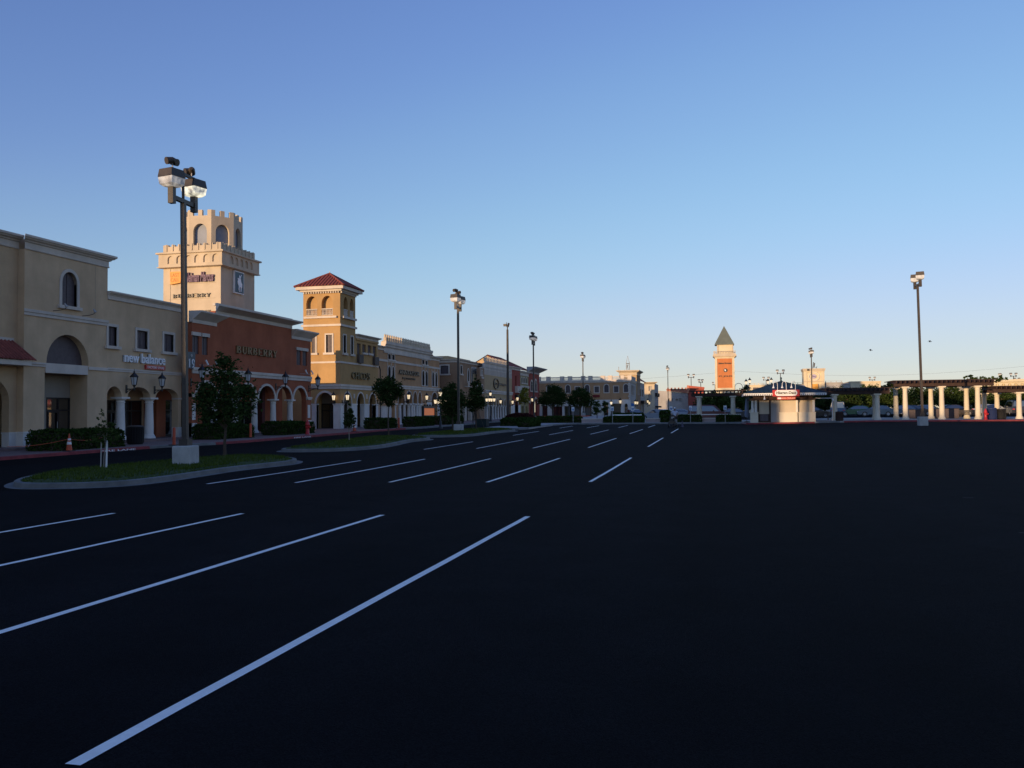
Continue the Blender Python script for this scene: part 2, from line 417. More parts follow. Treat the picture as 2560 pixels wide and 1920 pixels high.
def strip(mb, path, wd, top, bot=-.1, side=1):
    """kerb along an open path, wd to one side"""
    L=[]
    n=len(path)
    for i,p in enumerate(path):
        a=path[max(0,i-1)]; b=path[min(n-1,i+1)]; tx,ty=b[0]-a[0],b[1]-a[1]; l=math.hypot(tx,ty)
        nx,ny=-ty/l*side,tx/l*side
        L.append((p,(p[0]+nx*wd,p[1]+ny*wd)))
    vs=[]
    for p,q in L:
        vs+=[(p[0],p[1],g(*p)+bot),(p[0]+(q[0]-p[0])*.12,p[1]+(q[1]-p[1])*.12,g(*p)+top-.02),(p[0]+(q[0]-p[0])*.25,p[1]+(q[1]-p[1])*.25,g(*p)+top),(q[0],q[1],g(*q)+top),(q[0],q[1],g(*q)+bot)]
    fs=[(5*i+j,5*i+(j+1)%5,5*(i+1)+(j+1)%5,5*(i+1)+j) for i in range(n-1) for j in range(5)]
    mb.add(vs,fs); mb.add(vs[:5],[(0,1,2,3,4)]); mb.add(vs[-5:],[(0,1,2,3,4)])
    return mb
def openpath(pts,step=1.5):
    out=[]
    for a,b in zip(pts[:-1],pts[1:]):
        L=math.hypot(b[0]-a[0],b[1]-a[1]); k=max(1,int(L/step))
        out+=[(a[0]+(b[0]-a[0])*j/k,a[1]+(b[1]-a[1])*j/k) for j in range(k)]
    return out+[pts[-1]]

# sidewalk in front of the row of shops
KX=[(-31.0,-30),(-31.0,20),(-30.9,41),(-30.5,44),(-29.6,46.6),(-29.4,50),(-29.4,76),(-28.4,81),(-28.3,90),(-28.3,160)]
walk=openpath(KX,3)
lp=[(x-.16,y) for x,y in walk]+[(-62,160),(-62,-30)]
mb=MB(); slab(mb,dens(lp,6),.13,-.2,6); setting('sidewalk',mb,PAVE)
mb=MB(); slab(mb,dens([(-35.2,-30),(-35.2,70.6),(-62,70.6),(-62,-30)],6),.25,-.2,6); setting('raised_walk',mb,PAVE)
def seg(y0,y1): return [p for p in openpath(KX,.5) if y0<=p[1]<=y1]
for y0,y1,m in ((-30,42.2,REDPAINT),(42.2,46.7,KERB),(46.7,77.5,REDPAINT),(77.5,160,KERB)):
    mb=MB(); strip(mb,seg(y0-.3,y1),.3,.15,-.1,1); setting('red_kerb' if m is REDPAINT else 'kerb',mb,m)
# plaza beyond the lot
pl=[(-21.9,79.2),(-19.5,76.6),(-17.6,75.2),(-17.1,77),(-17.2,82),(-17.3,89.6),(-16.6,93.6),(-15.6,94.8),(-8,94.8),(0.6,94.8),(1.9,93),(2.3,90.6),(3.2,89.9),(8,89.9),(14,90.6),(30,90.8),(60,90.8)]
pr=openpath(pl,1.2)
lp=[(x,y+.16) for x,y in pr]+[(60,107),(3,107),(-8,107),(-10,160),(-22.4,160)]
mb=MB(); slab(mb,dens(lp,5),.13,-.2,6); setting('plaza_pavement',mb,PAVEC)
def ps(x0,x1): return [p for p in openpath(pl,.4) if x0<=p[0]<=x1]
mb=MB(); strip(mb,[p for p in openpath(pl,.6) if p[0]<1.9 or p[1]>93.2][:10**6],.3,.15,-.1,1)
mb=MB(); strip(mb,ps(-30,1.9),.3,.15,-.1,1); setting('kerb',mb,KERB)
mb=MB(); strip(mb,ps(1.9,8.9),.3,.15,-.1,1); setting('red_kerb',mb,REDPAINT)
mb=MB(); strip(mb,ps(8.9,11.4),.3,.15,-.1,1); setting('kerb',mb,KERB)
mb=MB(); strip(mb,ps(11.4,60),.3,.15,-.1,1); setting('red_kerb',mb,REDPAINT)

# traffic islands
ISL=[[(-18.9,20.15),(-17.6,20.4),(-16.5,21.2),(-16.3,22.6),(-16.5,25),(-16.75,27.4),(-16.4,29.6),(-16.25,31.0),(-16.9,32.6),(-18.2,33.5),(-20.4,34.0),(-21.2,31),(-21.6,28),(-21.7,24.6),(-21.0,22.6),(-20.0,21.0)],
     [(-21.2,39.2),(-19.6,39.3),(-18.3,40.4),(-17.7,42.6),(-18.0,46),(-18.6,49),(-18.8,51.2),(-18.4,53.4),(-19.0,55.2),(-21.0,56.1),(-23.2,56.3),(-23.4,53.5),(-23.1,49.5),(-22.6,45.5),(-22.0,42),(-21.8,40)],
     [(-21.2,57.9),(-19.2,57.9),(-17.8,59.2),(-17.5,61.5),(-17.7,64.8),(-17.4,68.5),(-16.9,71),(-17.4,73),(-19.2,74.3),(-21.6,74.6),(-22.2,71),(-22.1,66),(-21.9,61),(-21.8,59)]]
rnd=random.Random(3)
for k,o in enumerate(ISL):
    o=smooth(o,2)
    mb=MB()
    slab(mb,inset(o,-.22),.006,-.1,None)              # gutter apron
    setting('gutter_apron',mb,KERB)
    inn=inset(o,.18)
    mb=MB(); n=len(o)
    prof=[(o,-.05),(inset(o,.03),.13),(inset(o,.07),.15),(inn,.15),(inn,-.05)]
    vs=[(p[0],p[1],g(*p)+z) for lp_,z in prof for p in lp_]
    mb.add(vs,[(j*n+i,j*n+(i+1)%n,(j+1)*n+(i+1)%n,(j+1)*n+i) for j in range(4) for i in range(n)])
    setting('kerb',mb,KERB)
    mb=MB(); slab(mb,inn,.12,-.1,.8,.10); setting('island_soil',mb,SOIL)
    # blades
    V=[];Fc=[]
    x0=min(p[0] for p in inn);x1=max(p[0] for p in inn);y0=min(p[1] for p in inn);y1=max(p[1] for p in inn)
    inn2=inset(inn,.05); bulb=inset(inn,.3); cnt=0
    N=(15000,9000,8000)[k]; wd=(.016,.025,.035)[k]
    while cnt<N:
        x=rnd.uniform(x0,x1);y=rnd.uniform(y0,y1)
        if not inside((x,y),inn2): continue
        z=g(x,y)+(.21 if inside((x,y),bulb) else .13); h=rnd.uniform(.04,.10); a=rnd.uniform(0,PI); b=rnd.uniform(-.05,.05); c=rnd.uniform(-.05,.05)
        i=len(V); V+=[(x-wd*math.cos(a),y-wd*math.sin(a),z-.02),(x+wd*math.cos(a),y+wd*math.sin(a),z-.02),(x+b,y+c,z+h)]; Fc.append((i,i+1,i+2)); cnt+=1
    mb=MB(); mb.v=V; mb.f=Fc; mb.mi=[0]*len(Fc); setting('lawn_grass',mb,GRASSM,'stuff')

# painted stall lines
LN=[(-3.65,4.3,16.3),(-6.53,6.2,16.05),(-9.44,8.2,15.8),(-12.12,9.5,15.4),(-14.9,8.5,15.2),
    (-3.67,24.47,35.87),(-6.55,23.94,35.34),(-9.36,23.56,34.8),(-12.06,23.04,34.3),(-14.45,22.3,33.2),
    (-3.74,45.2,56.8),(-6.68,44.1,56.1),(-9.45,43.5,54.6),(-12.3,43.0,53.8),(-14.8,42.0,50.9),
    (-3.75,66,77),(-6.7,64.8,75.6),(-9.5,63.8,74.4),(-12.4,62.8,73.2),(-14.9,61.8,71),
    (-6.75,82,90.5),(-9.5,81.6,90),(-12.4,81,89.3),(-14.9,80.5,88)]
for x,y0,y1 in LN:
    mb=MB(); k=12
    vs=[]
    for i in range(k+1):
        y=y0+(y1-y0)*i/k
        e=rnd.uniform(-.004,.004)
        vs+=[(x-.052+e,y,g(x,y)+.005),(x+.052+e,y,g(x,y)+.005)]
    mb.add(vs,[(2*i,2*i+1,2*i+3,2*i+2) for i in range(k)])
    o=setting('parking_line',mb,LINE); o['group']='white stall lines painted on the asphalt'
# faint layout marks left of the paving crew
for x,y in ((4.6,15.5),(12.6,21.5),(5.2,21.3),(12.2,30.5),(20.5,30.0)):
    mb=MB(); z=g(x,y)+.004; mb.add([(x,y,z),(x+.22,y,z),(x+.22,y+.05,z),(x,y+.05,z)],[(0,1,2,3)])
    o=setting('layout_mark',mb,mat('chalk mark',(.06,.06,.06),.9,0)) if x<5 and y<16 else setting('layout_mark',mb,bpy.data.materials['chalk mark'])
# ------------------------------------------------------------------ building helpers
def cornice(th,F,u0,u1,z0,z1,proj,e0=0.,e1=0.,mt=None,name='cornice'):
    h=z1-z0
    pr=[(.05,z0),(.08,z0+h*.05),(.08,z0+h*.12),(.05,z0+h*.14),(.05,z0+h*.52),(proj*.35,z0+h*.56),(proj*.4,z0+h*.64),(proj*.75,z0+h*.72),(proj*.8,z0+h*.78),(proj,z0+h*.84),(proj,z1)]
    mb=MB(); mould(mb,F,u0,u1,pr,-.3,e0,e1); return part(th,name,mb,mt or TRIM)
def crown(th,F,u0,u1,z0,zm,z1,proj,e0=0.,e1=0.,mt=None,mcap=None):
    """flat frieze from z0 to zm, then a sloping soffit out to the crown"""
    pr=[(.06,z0),(.06,zm),(proj,z1-.12),(proj,z1)]
    mb=MB(); mould(mb,F,u0,u1,pr,-.3,e0,e1); return part(th,'cornice',mb,mt or TRIM)
def band(th,F,u0,u1,z0,z1,d=.08,mt=None,e0=0,e1=0,name='band',step=True):
    h=z1-z0
    pr=[(d*.6,z0),(d*.6,z0+h*.45),(d*.75,z0+h*.47),(d,z0+h*.55),(d,z1)] if step else [(d,z0),(d,z1)]
    mb=MB(); mould(mb,F,u0,u1,pr,-.05,e0,e1); return part(th,name,mb,mt or TRIM)
def wallp(th,F,outline,holes,mt,th_=.4,name='wall',label=None):
    mb=MB(); fpoly(mb,F,[outline]+holes,-th_,0); return part(th,name,mb,mt,label)
def win(th,F,u0,u1,z0,z1,fw=.18,sill=True,pane=None,zs=None,rec=.14,fm=None,d=.06,mull=True,head=False,name='window'):
    """returns hole loop; pane recessed, frame and sill proud"""
    lp=rect(u0,u1,z0,z1) if zs is None else arch(u0,u1,z0,zs,z1)
    mb=MB(); grow=rect(u0-.02,u1+.02,z0-.02,z1+.02) if zs is None else arch(u0-.02,u1+.02,z0-.02,zs,z1+.02)
    fpoly(mb,F,[grow],-rec-.04,-rec)
    if mull: fbox(mb,F,(u0+u1)/2-.025,(u0+u1)/2+.025,z0,(z1 if zs is None else z1-.03),-rec-.001,-rec+.03)
    w_=part(th,name,mb,pane or SCREEN)
    if fw>0:
        mb=MB()
        o=rect(u0-fw,u1+fw,z0-(0 if sill else fw),z1+fw) if zs is None else arch(u0-fw,u1+fw,z0-(0 if sill else fw),zs,z1+fw)
        fpoly(mb,F,[o,lp],-rec,d); part(w_,'frame',mb,fm or TRIM)
    if sill:
        mb=MB(); fbox(mb,F,u0-fw-.12,u1+fw+.12,z0-.2,z0-.003,-rec,d+.12); part(w_,'sill',mb,fm or TRIM)
    if head:
        mb=MB(); fbox(mb,F,u0-.1,u1+.12,z1+.003,z1+.27,-.02,.1); part(w_,'lintel',mb,fm or TRIM)
    return lp
def column(th,x,y,z0,z1,r=.3,mt=None,base=True):
    h=z1-z0
    pr=[(r*1.45,0),(r*1.45,.12),(r*1.25,.14),(r*1.3,.2),(r*1.08,.27),(r,.34),(r*1.0,h*.33),(r*.86,h-.42),(r*.86,h-.4),(r*1.0,h-.38),(r*1.0,h-.32),(r*.88,h-.31),(r*.88,h-.24),(r*1.25,h-.14),(r*1.25,h-.12)]
    mb=MB(); mb.lathe(pr,(x,y,z0),18)
    mb.box(x-r*1.4,x+r*1.4,y-r*1.4,y+r*1.4,z1-.12,z1)
    return part(th,'column',mb,mt or WHITE)
def storefront(th,F,u0,u1,z0,z1,d,n=3,door=None,fm=None,gl=None,tr=.72):
    """glazed shop front: glass sheet, frame bars; door at bay index"""
    mb=MB(); fbox(mb,F,u0,u1,z0,z1,d-.05,d); s=part(th,'shop_window',mb,gl or GLASS)
    mb=MB()
    for i in range(n+1):
        u=u0+(u1-u0)*i/n; fbox(mb,F,u-.05,u+.05,z0,z1,d-.06,d+.06)
    zt=z0+(z1-z0)*tr
    for a,b in ((z0,z0+.16),(zt-.05,zt+.05),(z1-.1,z1)):
        for i in range(n):
            ua=u0+(u1-u0)*i/n+.05; ub=u0+(u1-u0)*(i+1)/n-.05; fbox(mb,F,ua,ub,a,b,d-.04,d+.055)
    part(s,'window_frame',mb,fm or FRAMED)
    if door is not None:
        ua=u0+(u1-u0)*door/n+.05; ub=u0+(u1-u0)*(door+1)/n-.05
        mb=MB(); o=rect(ua,ub,z0,zt-.05); i=rect(ua+.09,ub-.09,z0+.22,zt-.15); fpoly(mb,F,[o,i],d+.06,d+.1)
        dr=part(th,'door',mb,FRAMED)
        mb=MB(); p=F.P(ub-.16,z0+.85,d+.16); q=F.P(ub-.16,z0+1.35,d+.16); mb.rod(p,q,.02); part(dr,'handle',mb,CONC)
    return s
def arcade_inside(th,F,u0,u1,z0,zc,depth,backm,fronts,wallbits=True):
    """back wall with holes for shop fronts, ceiling; fronts: (u0,u1,z1,n,door)"""
    hol=[rect(a,b,z0-.05,c) for a,b,c,_,_ in fronts]
    out=rect(u0,u1,z0-.3,zc)
    mb=MB()
    # back wall pieces between the fronts
    us=[u0]+[x for f in fronts for x in (f[0],f[1])]+[u1]
    for i in range(0,len(us),2):
        if us[i+1]-us[i]>.02: fbox(mb,F,us[i],us[i+1],z0-.3,zc,-depth-.3,-depth)
    for a,b,c,_,_ in fronts:
        if zc-c>.02: fbox(mb,F,a,b,c,zc,-depth-.3,-depth)
    part(th,'back_wall',mb,backm)
    for a,b,c,n,dr in fronts: storefront(th,F,a,b,z0,c,-depth-.1,n,dr)
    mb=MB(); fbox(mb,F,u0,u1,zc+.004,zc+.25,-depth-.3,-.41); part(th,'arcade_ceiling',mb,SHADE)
def body(th,x0,x1,y0,y1,z0,z1,mt,roof=ROOFG):
    mb=MB(); mb.box(x0,x1,y0,y1,z0,z1); part(th,'rear_wall',mb,mt)
    mb=MB(); mb.box(x0+.02,x1-.02,y0+.02,y1-.02,z1+.003,z1+.05); part(th,'roof',mb,roof)
_ft={}
def text(mb,F,s,u0,u1,z0,z1,d0=.0,d1=.06,shear=0.,bold=0.,fit=True):
    cu=bpy.data.curves.new('lettering','FONT'); cu.body=s; cu.size=1; cu.shear=shear; cu.offset=bold; cu.resolution_u=3
    o=bpy.data.objects.new('lettering',cu)
    me=bpy.data.meshes.new_from_object(o)
    vs=[(v.co.x,v.co.y) for v in me.vertices]; fs=[tuple(p.vertices) for p in me.polygons]
    es={}
    for p in fs:
        for a,b in zip(p,p[1:]+p[:1]): es[(min(a,b),max(a,b))]=es.get((min(a,b),max(a,b)),0)+1
    x0=min(v[0] for v in vs);x1=max(v[0] for v in vs);y0=min(v[1] for v in vs);y1=max(v[1] for v in vs)
    M=[(u0+(x-x0)/(x1-x0)*(u1-u0), z0+(y-y0)/(y1-y0)*(z1-z0)) for x,y in vs]
    mb.add([F.P(u,z,d1) for u,z in M],fs)
    for (a,b),c in es.items():
        if c==1: mb.add([F.P(*M[a],d0),F.P(*M[b],d0),F.P(*M[b],d1),F.P(*M[a],d1)],[(0,1,2,3)])
    bpy.data.objects.remove(o); bpy.data.curves.remove(cu); bpy.data.meshes.remove(me)
    return mb
# condensed serif capitals from strokes: (x0,y0,x1,y1,width)
SERIF={'B':[('s',.12),('b',.12,.5,1.),('b',.12,.0,.5)],'U':[],'R':[],'E':[],'Y':[]}
def serif_word(mb,F,s,u0,u1,z0,z1,d0,d1):
    n=len(s); w=(u1-u0)/n; h=z1-z0
    def q(pts): fpoly(mb,F,[pts],d0,d1)
    for i,c in enumerate(s):
        a=u0+i*w+w*.08; W=w*.84; t=W*.24; sf=h*.07; th_=h*.075
        def stem(x,y0=0,y1=1,tt=t):
            q([(a+x,z0+y0*h),(a+x+tt,z0+y0*h),(a+x+tt,z0+y1*h),(a+x,z0+y1*h)])
            if y0==0: q([(a+x-t*.35,z0),(a+x+tt+t*.35,z0),(a+x+tt+t*.35,z0+sf),(a+x-t*.35,z0+sf)])
            if y1==1: q([(a+x-t*.35,z1-sf),(a+x+tt+t*.35,z1-sf),(a+x+tt+t*.35,z1),(a+x-t*.35,z1)])
        def bowl(x,ya,yb,k=1.):
            cy=z0+h*(ya+yb)/2; ry=h*(yb-ya)/2; rx=(W-x)*k-t*.2
            o=[(a+x+rx*math.cos(v),cy+ry*math.sin(v)) for v in [PI/2-PI*j/10 for j in range(11)]]
            inn=[(a+x+(rx-t)*math.cos(v),cy+(ry-th_)*math.sin(v)) for v in [-PI/2+PI*j/10 for j in range(11)]]
            q(o+inn)
        def bar(x0,x1,y): q([(a+x0,z0+y*h),(a+x1,z0+y*h),(a+x1,z0+y*h+th_),(a+x0,z0+y*h+th_)])
        def diag(x0,y0,x1,y1,tt): q([(a+x0,z0+y0*h),(a+x0+tt,z0+y0*h),(a+x1+tt,z0+y1*h),(a+x1,z0+y1*h)])
        if c=='B': stem(t*.4); bowl(t*1.2,.48,1,.9); bowl(t*1.2,0,.53)
        elif c=='R': stem(t*.4); bowl(t*1.2,.45,1,.95); diag(W*.72,0,W*.38,.47,t)
        elif c=='E': stem(t*.4); bar(t,W,.925); bar(t,W*.75,.48); bar(t,W,0)
        elif c=='U':
            stem(t*.4,.25); stem(W-t*1.0,.25,1,t*.55)
            bowl_o=[(a+W/2+(W/2-t*.4)*math.cos(v),z0+.27*h+.27*h*math.sin(v)) for v in [PI+PI*j/10 for j in range(11)]]
            bowl_i=[(a+W/2+(W/2-t*1.2)*math.cos(v),z0+.27*h+.20*h*math.sin(v)) for v in [2*PI-PI*j/10 for j in range(11)]]
            q(bowl_o+bowl_i)
        elif c=='Y':
            stem(W/2-t/2,0,.45); diag(W/2-t/2,.42,0,1,t); diag(W/2-t*.1,.42,W-t*.5,1,t*.55)
        elif c=='1': stem(W/2-t/2); diag(W/2-t*1.4,.8,W/2-t/2,.95,t*.8)
        elif c=='9':
            o=[(a+W/2+W*.46*math.cos(v),z0+.68*h+.32*h*math.sin(v)) for v in [2*PI*j/16 for j in range(16)]]
            inn=[(a+W/2+W*.2*math.cos(v),z0+.68*h+.24*h*math.sin(v)) for v in [2*PI*j/16 for j in range(16)]]
            fpoly(mb,F,[o,inn],d0,d1); 
            q([(a+W*.96-t*1.1,z0+.6*h),(a+W*.96,z0+.66*h),(a+W*.7,z0+.05*h),(a+W*.2,z0),(a+W*.15,z0+.1*h),(a+W*.55,z0+.14*h)])
    return mb
def tile_slope(mb,p00,p10,p11,p01,pitch=.3,r=.09):
    """barrel tile ribs running down a roof slope; p00-p10 eave, p01-p11 ridge side"""
    p00,p10,p11,p01=map(Vector,(p00,p10,p11,p01))
    n=max(2,int((p10-p00).length/pitch)); k=4
    nrm=(p10-p00).cross(p01-p00).normalized()
    if nrm.z<0: nrm=-nrm
    mb.add([p00,p10,p11,p01],[(0,1,2,3)])
    for i in range(n):
        t=(i+.5)/n; a=p00.lerp(p10,t); b=p01.lerp(p11,t)
        if (b-a).length<.1: continue
        sd=(p10-p00).normalized()*r*1.05
        ring_=[]
        for q in (a,b):
            ring_+= [q+sd*math.cos(PI*j/k)+nrm*r*math.sin(PI*j/k) for j in range(k+1)]
        mb.add(ring_,[(j,j+1,k+2+j,k+1+j) for j in range(k)],True)
        mb.add(ring_[:k+1],[tuple(range(k+1))])
    return mb

# ------------------------------------------------------------------ wall lanterns
def lantern(name,label,F,u,z,arm=.7,lit=True,s=1.0,group='lanterns on scrolled brackets along the shop fronts'):
    """z = level of the arm; lantern stands on the end of the arm"""
    base=F.P(u,z,0); t=thing(name,label,'lantern',base,group)
    mb=MB(); fbox(mb,F,u-.07*s,u+.07*s,z-.28*s,z+.28*s,0,.05); mb.rod(F.P(u,z,.05),F.P(u,z,arm),.035*s)
    mb.rod(F.P(u,z-.2*s,.05),F.P(u,z-.02,arm*.6),.022*s); mb.rod(F.P(u,z-.1,arm),F.P(u,z+.14*s,arm),.05*s)
    part(t,'bracket',mb,BLACKM)
    c=F.P(u,z+.14*s,arm)
    mb=MB(); mb.lathe([(.05*s,0),(.13*s,.12*s),(.15*s,.14*s)],c,6,False)
    for i in range(6):
        a=2*PI*i/6; mb.rod((c[0]+.15*s*math.cos(a),c[1]+.15*s*math.sin(a),c[2]+.14*s),(c[0]+.24*s*math.cos(a),c[1]+.24*s*math.sin(a),c[2]+.66*s),.018*s,n=5)
    part(t,'cage',mb,BLACKM)
    mb=MB(); mb.lathe([(.135*s,.15*s),(.22*s,.655*s)],c,6,False); part(t,'glass',mb,LAMPLIT if lit else LAMPOFF)
    mb=MB(); mb.lathe([(.31*s,.66*s),(.31*s,.69*s),(.19*s,.83*s),(.08*s,.93*s),(.05*s,1.0*s),(.055*s,1.04*s),(.02*s,1.1*s),(.004,1.24*s)],c,6,False); part(t,'cap',mb,BLACKM)
    return t

# ------------------------------------------------------------------ tan shop, tall corner block
F=FX(-39.2); FL=FX(-39.65)
T=thing('shop_building','tall tan stucco shop with one arched upper window and a recessed glass door','building',(-45,42,.2))
hol=[win(T,F,44.96,46.24,8.78,10.9,.2,True,None,zs=10.2,rec=.18)]
hol.append(arch(43.79,47.34,5.17,5.2,7.0,18)); hol.append(rect(43.66,47.25,.1,4.58))
wallp(T,F,rect(42.05,49.05,-.1,11.72),hol,TAN,.5)
mb=MB(); fpoly(mb,F,[arch(43.7,47.44,5.1,5.2,7.1,18)],-.62,-.505); part(T,'arched_panel',mb,SCREEN)
cornice(T,F,42.05,49.05,11.7,12.5,.42,1,1)
band(T,F,42.05,49.05,7.88,8.24,.12,e0=1)
mb=MB(); fbox(mb,F,43.68,47.23,4.585,5.165,-.45,.05); part(T,'lintel',mb,TRIM)
band(T,F,42.05,43.65,4.92,5.16,.12,e0=1); band(T,F,47.27,49.05,4.92,5.12,.1,step=False)
for a,b in ((42.05,43.66),(47.25,48.95)):
    mb=MB(); fbox(mb,F,a-.04,b+.03,-.1,1.0,-.46,.05); fbox(mb,F,a-.07,b+.06,1.003,1.1,-.49,.09); part(T,'wainscot',mb,WHITE)
# recess behind the door opening
mb=MB(); fbox(mb,F,43.2,43.65,0,4.6,-1.6,-.51); part(T,'recess_wall',mb,TAN)
mb=MB(); fbox(mb,F,47.26,47.7,0,4.6,-1.6,-.51); part(T,'recess_wall',mb,TAN)
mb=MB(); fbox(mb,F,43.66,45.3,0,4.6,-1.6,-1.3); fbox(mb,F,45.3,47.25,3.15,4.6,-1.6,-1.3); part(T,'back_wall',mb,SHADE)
mb=MB(); fbox(mb,F,43.2,47.7,4.6,4.8,-1.6,-.51); part(T,'arcade_ceiling',mb,SHADE)
storefront(T,F,45.3,47.25,.3,3.15,-1.35,2,0)
# set-back left wing with tiled awning
wallp(T,FL,rect(26,42.04,-.1,11.72),[arch(37.4,41.5,0,2.9,4.35,16),arch(32.2,36.3,0,2.9,4.35,16)],TAN2,.5)
cornice(T,FL,26,42.04,11.7,12.5,.42,0,0)
for a,b in ((36.3,37.4),(41.5,42.04)):
    mb=MB(); fbox(mb,FL,a-.03,b,-.1,1.0,-.46,.05); fbox(mb,FL,a-.05,b,1.003,1.08,-.49,.08); part(T,'wainscot',mb,WHITE)
mb=MB(); fbox(mb,FL,30,42.0,4.9,5.18,.0,1.05); part(T,'band',mb,TRIM)
mb=MB(); tile_slope(mb,FL.P(30,5.2,1.15),FL.P(42.3,5.2,1.15),FL.P(41.75,6.32,.02),FL.P(30,6.32,.02),.27,.085); part(T,'tile_awning',mb,TILE)
mb=MB(); fbox(mb,FL,30,41.75,6.33,6.5,0,.06); part(T,'band',mb,TRIM)
arcade_inside(T,FL,28,42.0,.25,4.5,3.0,TAN2,[(30,36,3.0,4,1),(37.4,41.4,3.0,3,1)])
body(T,-53,-43.2,26,49,-.2,5.5,TAN)
mb=MB(); mb.box(-43.2,-39.72,42.1,49.0,5.3,7.0); mb.box(-43.2,-39.75,26.1,41.9,4.76,11.7); mb.box(-43.2,-39.75,42.1,49.0,7.05,12.45); mb.box(-43.2,-39.95,26.1,42.09,11.7,12.45); part(T,'upper_light_block',mb,TAN)  # hidden boxes behind this and later upper walls, added to block light

mb=MB()
fbox(mb,F,47.892,47.908,8.3,11.65,.0,.004)
part(T,'control_joint',mb,SHADE)
# gooseneck sign lights under the arched window
def gooseneck(label,F,u,z,parent=None):
    t=thing('gooseneck_light',label,'wall light',F.P(u,z,0),'gooseneck sign lights on the tan wall')
    mb=MB(); mb.tube([F.P(u,z,0),F.P(u,z+.02,.5),F.P(u+.05,z+.1,.8),F.P(u+.08,z+.25,.9)],.02,6); part(t,'arm',mb,METAL)
    mb=MB(); p=F.P(u+.08,z+.2,.9); mb.rod(p,F.P(u+.02,z+.42,.78),.10,.04,8); part(t,'shade',mb,GREYW)
gooseneck('small grey gooseneck light left below the arched window sill',F,44.3,8.35); gooseneck('small grey gooseneck light right below the arched window sill',F,46.75,8.3)

# ------------------------------------------------------------------ tan shop, lower wing
T=thing('shop_building','lower tan stucco shop with three square windows and three arches','building',(-45,53,.3))
hol=[win(T,F,a,b,6.6,7.88,.18,True) for a,b in ((49.12,49.93),(51.99,53.11),(54.97,56.09))]
hol[0]=rect(49.12,49.93,6.6,7.88)
# arches on columns: one loop cut from the bottom edge
def arcade_outline(u0,u1,z0,z1,arches,zs):
    """outline of a wall whose lower edge is a run of arches; arches: (a,b,crown)"""
    pts=[(u0,z0)]
    for a,b,c in arches:
        if not pts or abs(pts[-1][0]-a)>.01:
            if pts[-1][1]==z0: pts.append((a,z0))
            else: pts.append((a,zs))
        n=14
        if pts[-1][1]==z0: pts.append((a,zs))
        pts+=[((a+b)/2-(b-a)/2*math.cos(PI*i/n), zs+(c-zs)*math.sin(PI*i/n)) for i in range(1,n+1)]
    pts.append((arches[-1][1],z0)); pts.append((u1,z0)); pts+= [(u1,z1),(u0,z1)]
    return pts
wallp(T,F,arcade_outline(49.05,57.1,-.1,9.66,[(49.06,50.5,3.93),(51.1,53.5,3.95),(54.1,56.75,3.93)],3.24),hol,TAN,.55)
cornice(T,F,49.06,57.1,9.64,10.2,.3,0,0)
band(T,F,49.06,57.1,4.92,5.15,.08)
for y in (50.75,53.78): column(T,-39.5,y,.36,3.24,.31)
mb=MB(); fbox(mb,F,56.72,57.1,-.1,1.1,-.52,.04); part(T,'wainscot',mb,WHITE)
mb=MB(); fbox(mb,F,56.70,57.1,3.15,3.26,-.53,.05); part(T,'impost',mb,TRIM)
arcade_inside(T,F,49.05,57.1,.34,4.3,3.2,TAN,[(49.3,51.2,3.1,2,None),(51.7,54.0,3.1,2,1),(54.6,56.9,3.1,2,None)])
body(T,-53,-42.8,49.05,57.1,-.2,5.5,TAN)
mb=MB(); mb.box(-42.8,-39.78,49.1,57.0,4.6,9.6); part(T,'upper_light_block',mb,TAN)
mb=MB(); text(mb,F,'new balance',50.62,54.98,5.60,6.28,.02,.16,0,.012); S1=solo('shop_sign','white lower case channel letters on dark backs above the three arches','sign',mb,LETW,F.P(52.8,5.9,0))
mb=MB(); text(mb,F,'new balance',50.57,54.93,5.61,6.27,.002,.019,0,.03); part(S1,'letter_backs',mb,BLACKM)
t=thing('shop_sign','small red rectangular sign with white capitals under the white letters','sign',F.P(53.9,5.4,0))
mb=MB(); fbox(mb,F,52.84,55.0,5.22,5.52,.0,.14); part(t,'panel',mb,REDM)
mb=MB(); text(mb,F,'FACTORY STORE',53.0,54.86,5.29,5.45,.142,.155); part(t,'lettering',mb,LETW)
lantern('wall_lantern','unlit black lantern between the first and second arch of the lower tan shop',F,50.95,3.78,.62,False)
lantern('wall_lantern','unlit black lantern between the second and third arch of the lower tan shop',F,53.95,3.78,.62,False)

# ------------------------------------------------------------------ terracotta shop
B=FX(-38.3)
T=thing('shop_building','terracotta red stucco shop with stepped white cornice and arches on round white columns','building',(-45,66,.4))
hol=[win(T,B,a,b,6.56,7.93,0,False,head=True,rec=.1) for a,b in ((57.13,57.98),(58.36,59.15),(73.42,74.33),(74.62,75.5))]
ar=[(a,b,4.46) for a,b in ((58.0,60.3),(60.8,63.1),(63.55,65.5),(66.58,69.38),(69.7,72.45),(72.78,75.4))]
ar=[(57.6,60.2,4.46),(60.6,63.2,4.46),(63.6,66.2,4.46),(66.6,69.36,4.46),(69.72,72.44,4.46),(72.8,75.38,4.46)]
zs=3.33
wallp(T,B,arcade_outline(57.1,76.3,-.1,8.95,ar,zs),hol,TERRA,.5)
mb=MB(); fbox(mb,B,60.22,72.43,8.952,10.1,-.5,0); part(T,'parapet',mb,TERRA)
for a,b,c in ar:
    mb=MB(); fpoly(mb,B,[ring(a,b,0,zs,c,.19)],-.02,.07); part(T,'arch_trim',mb,TRIM)
for i,(a,b,c) in enumerate(ar[:-1]): column(T,-38.55,(b+ar[i+1][0])/2,.4,zs,.27)
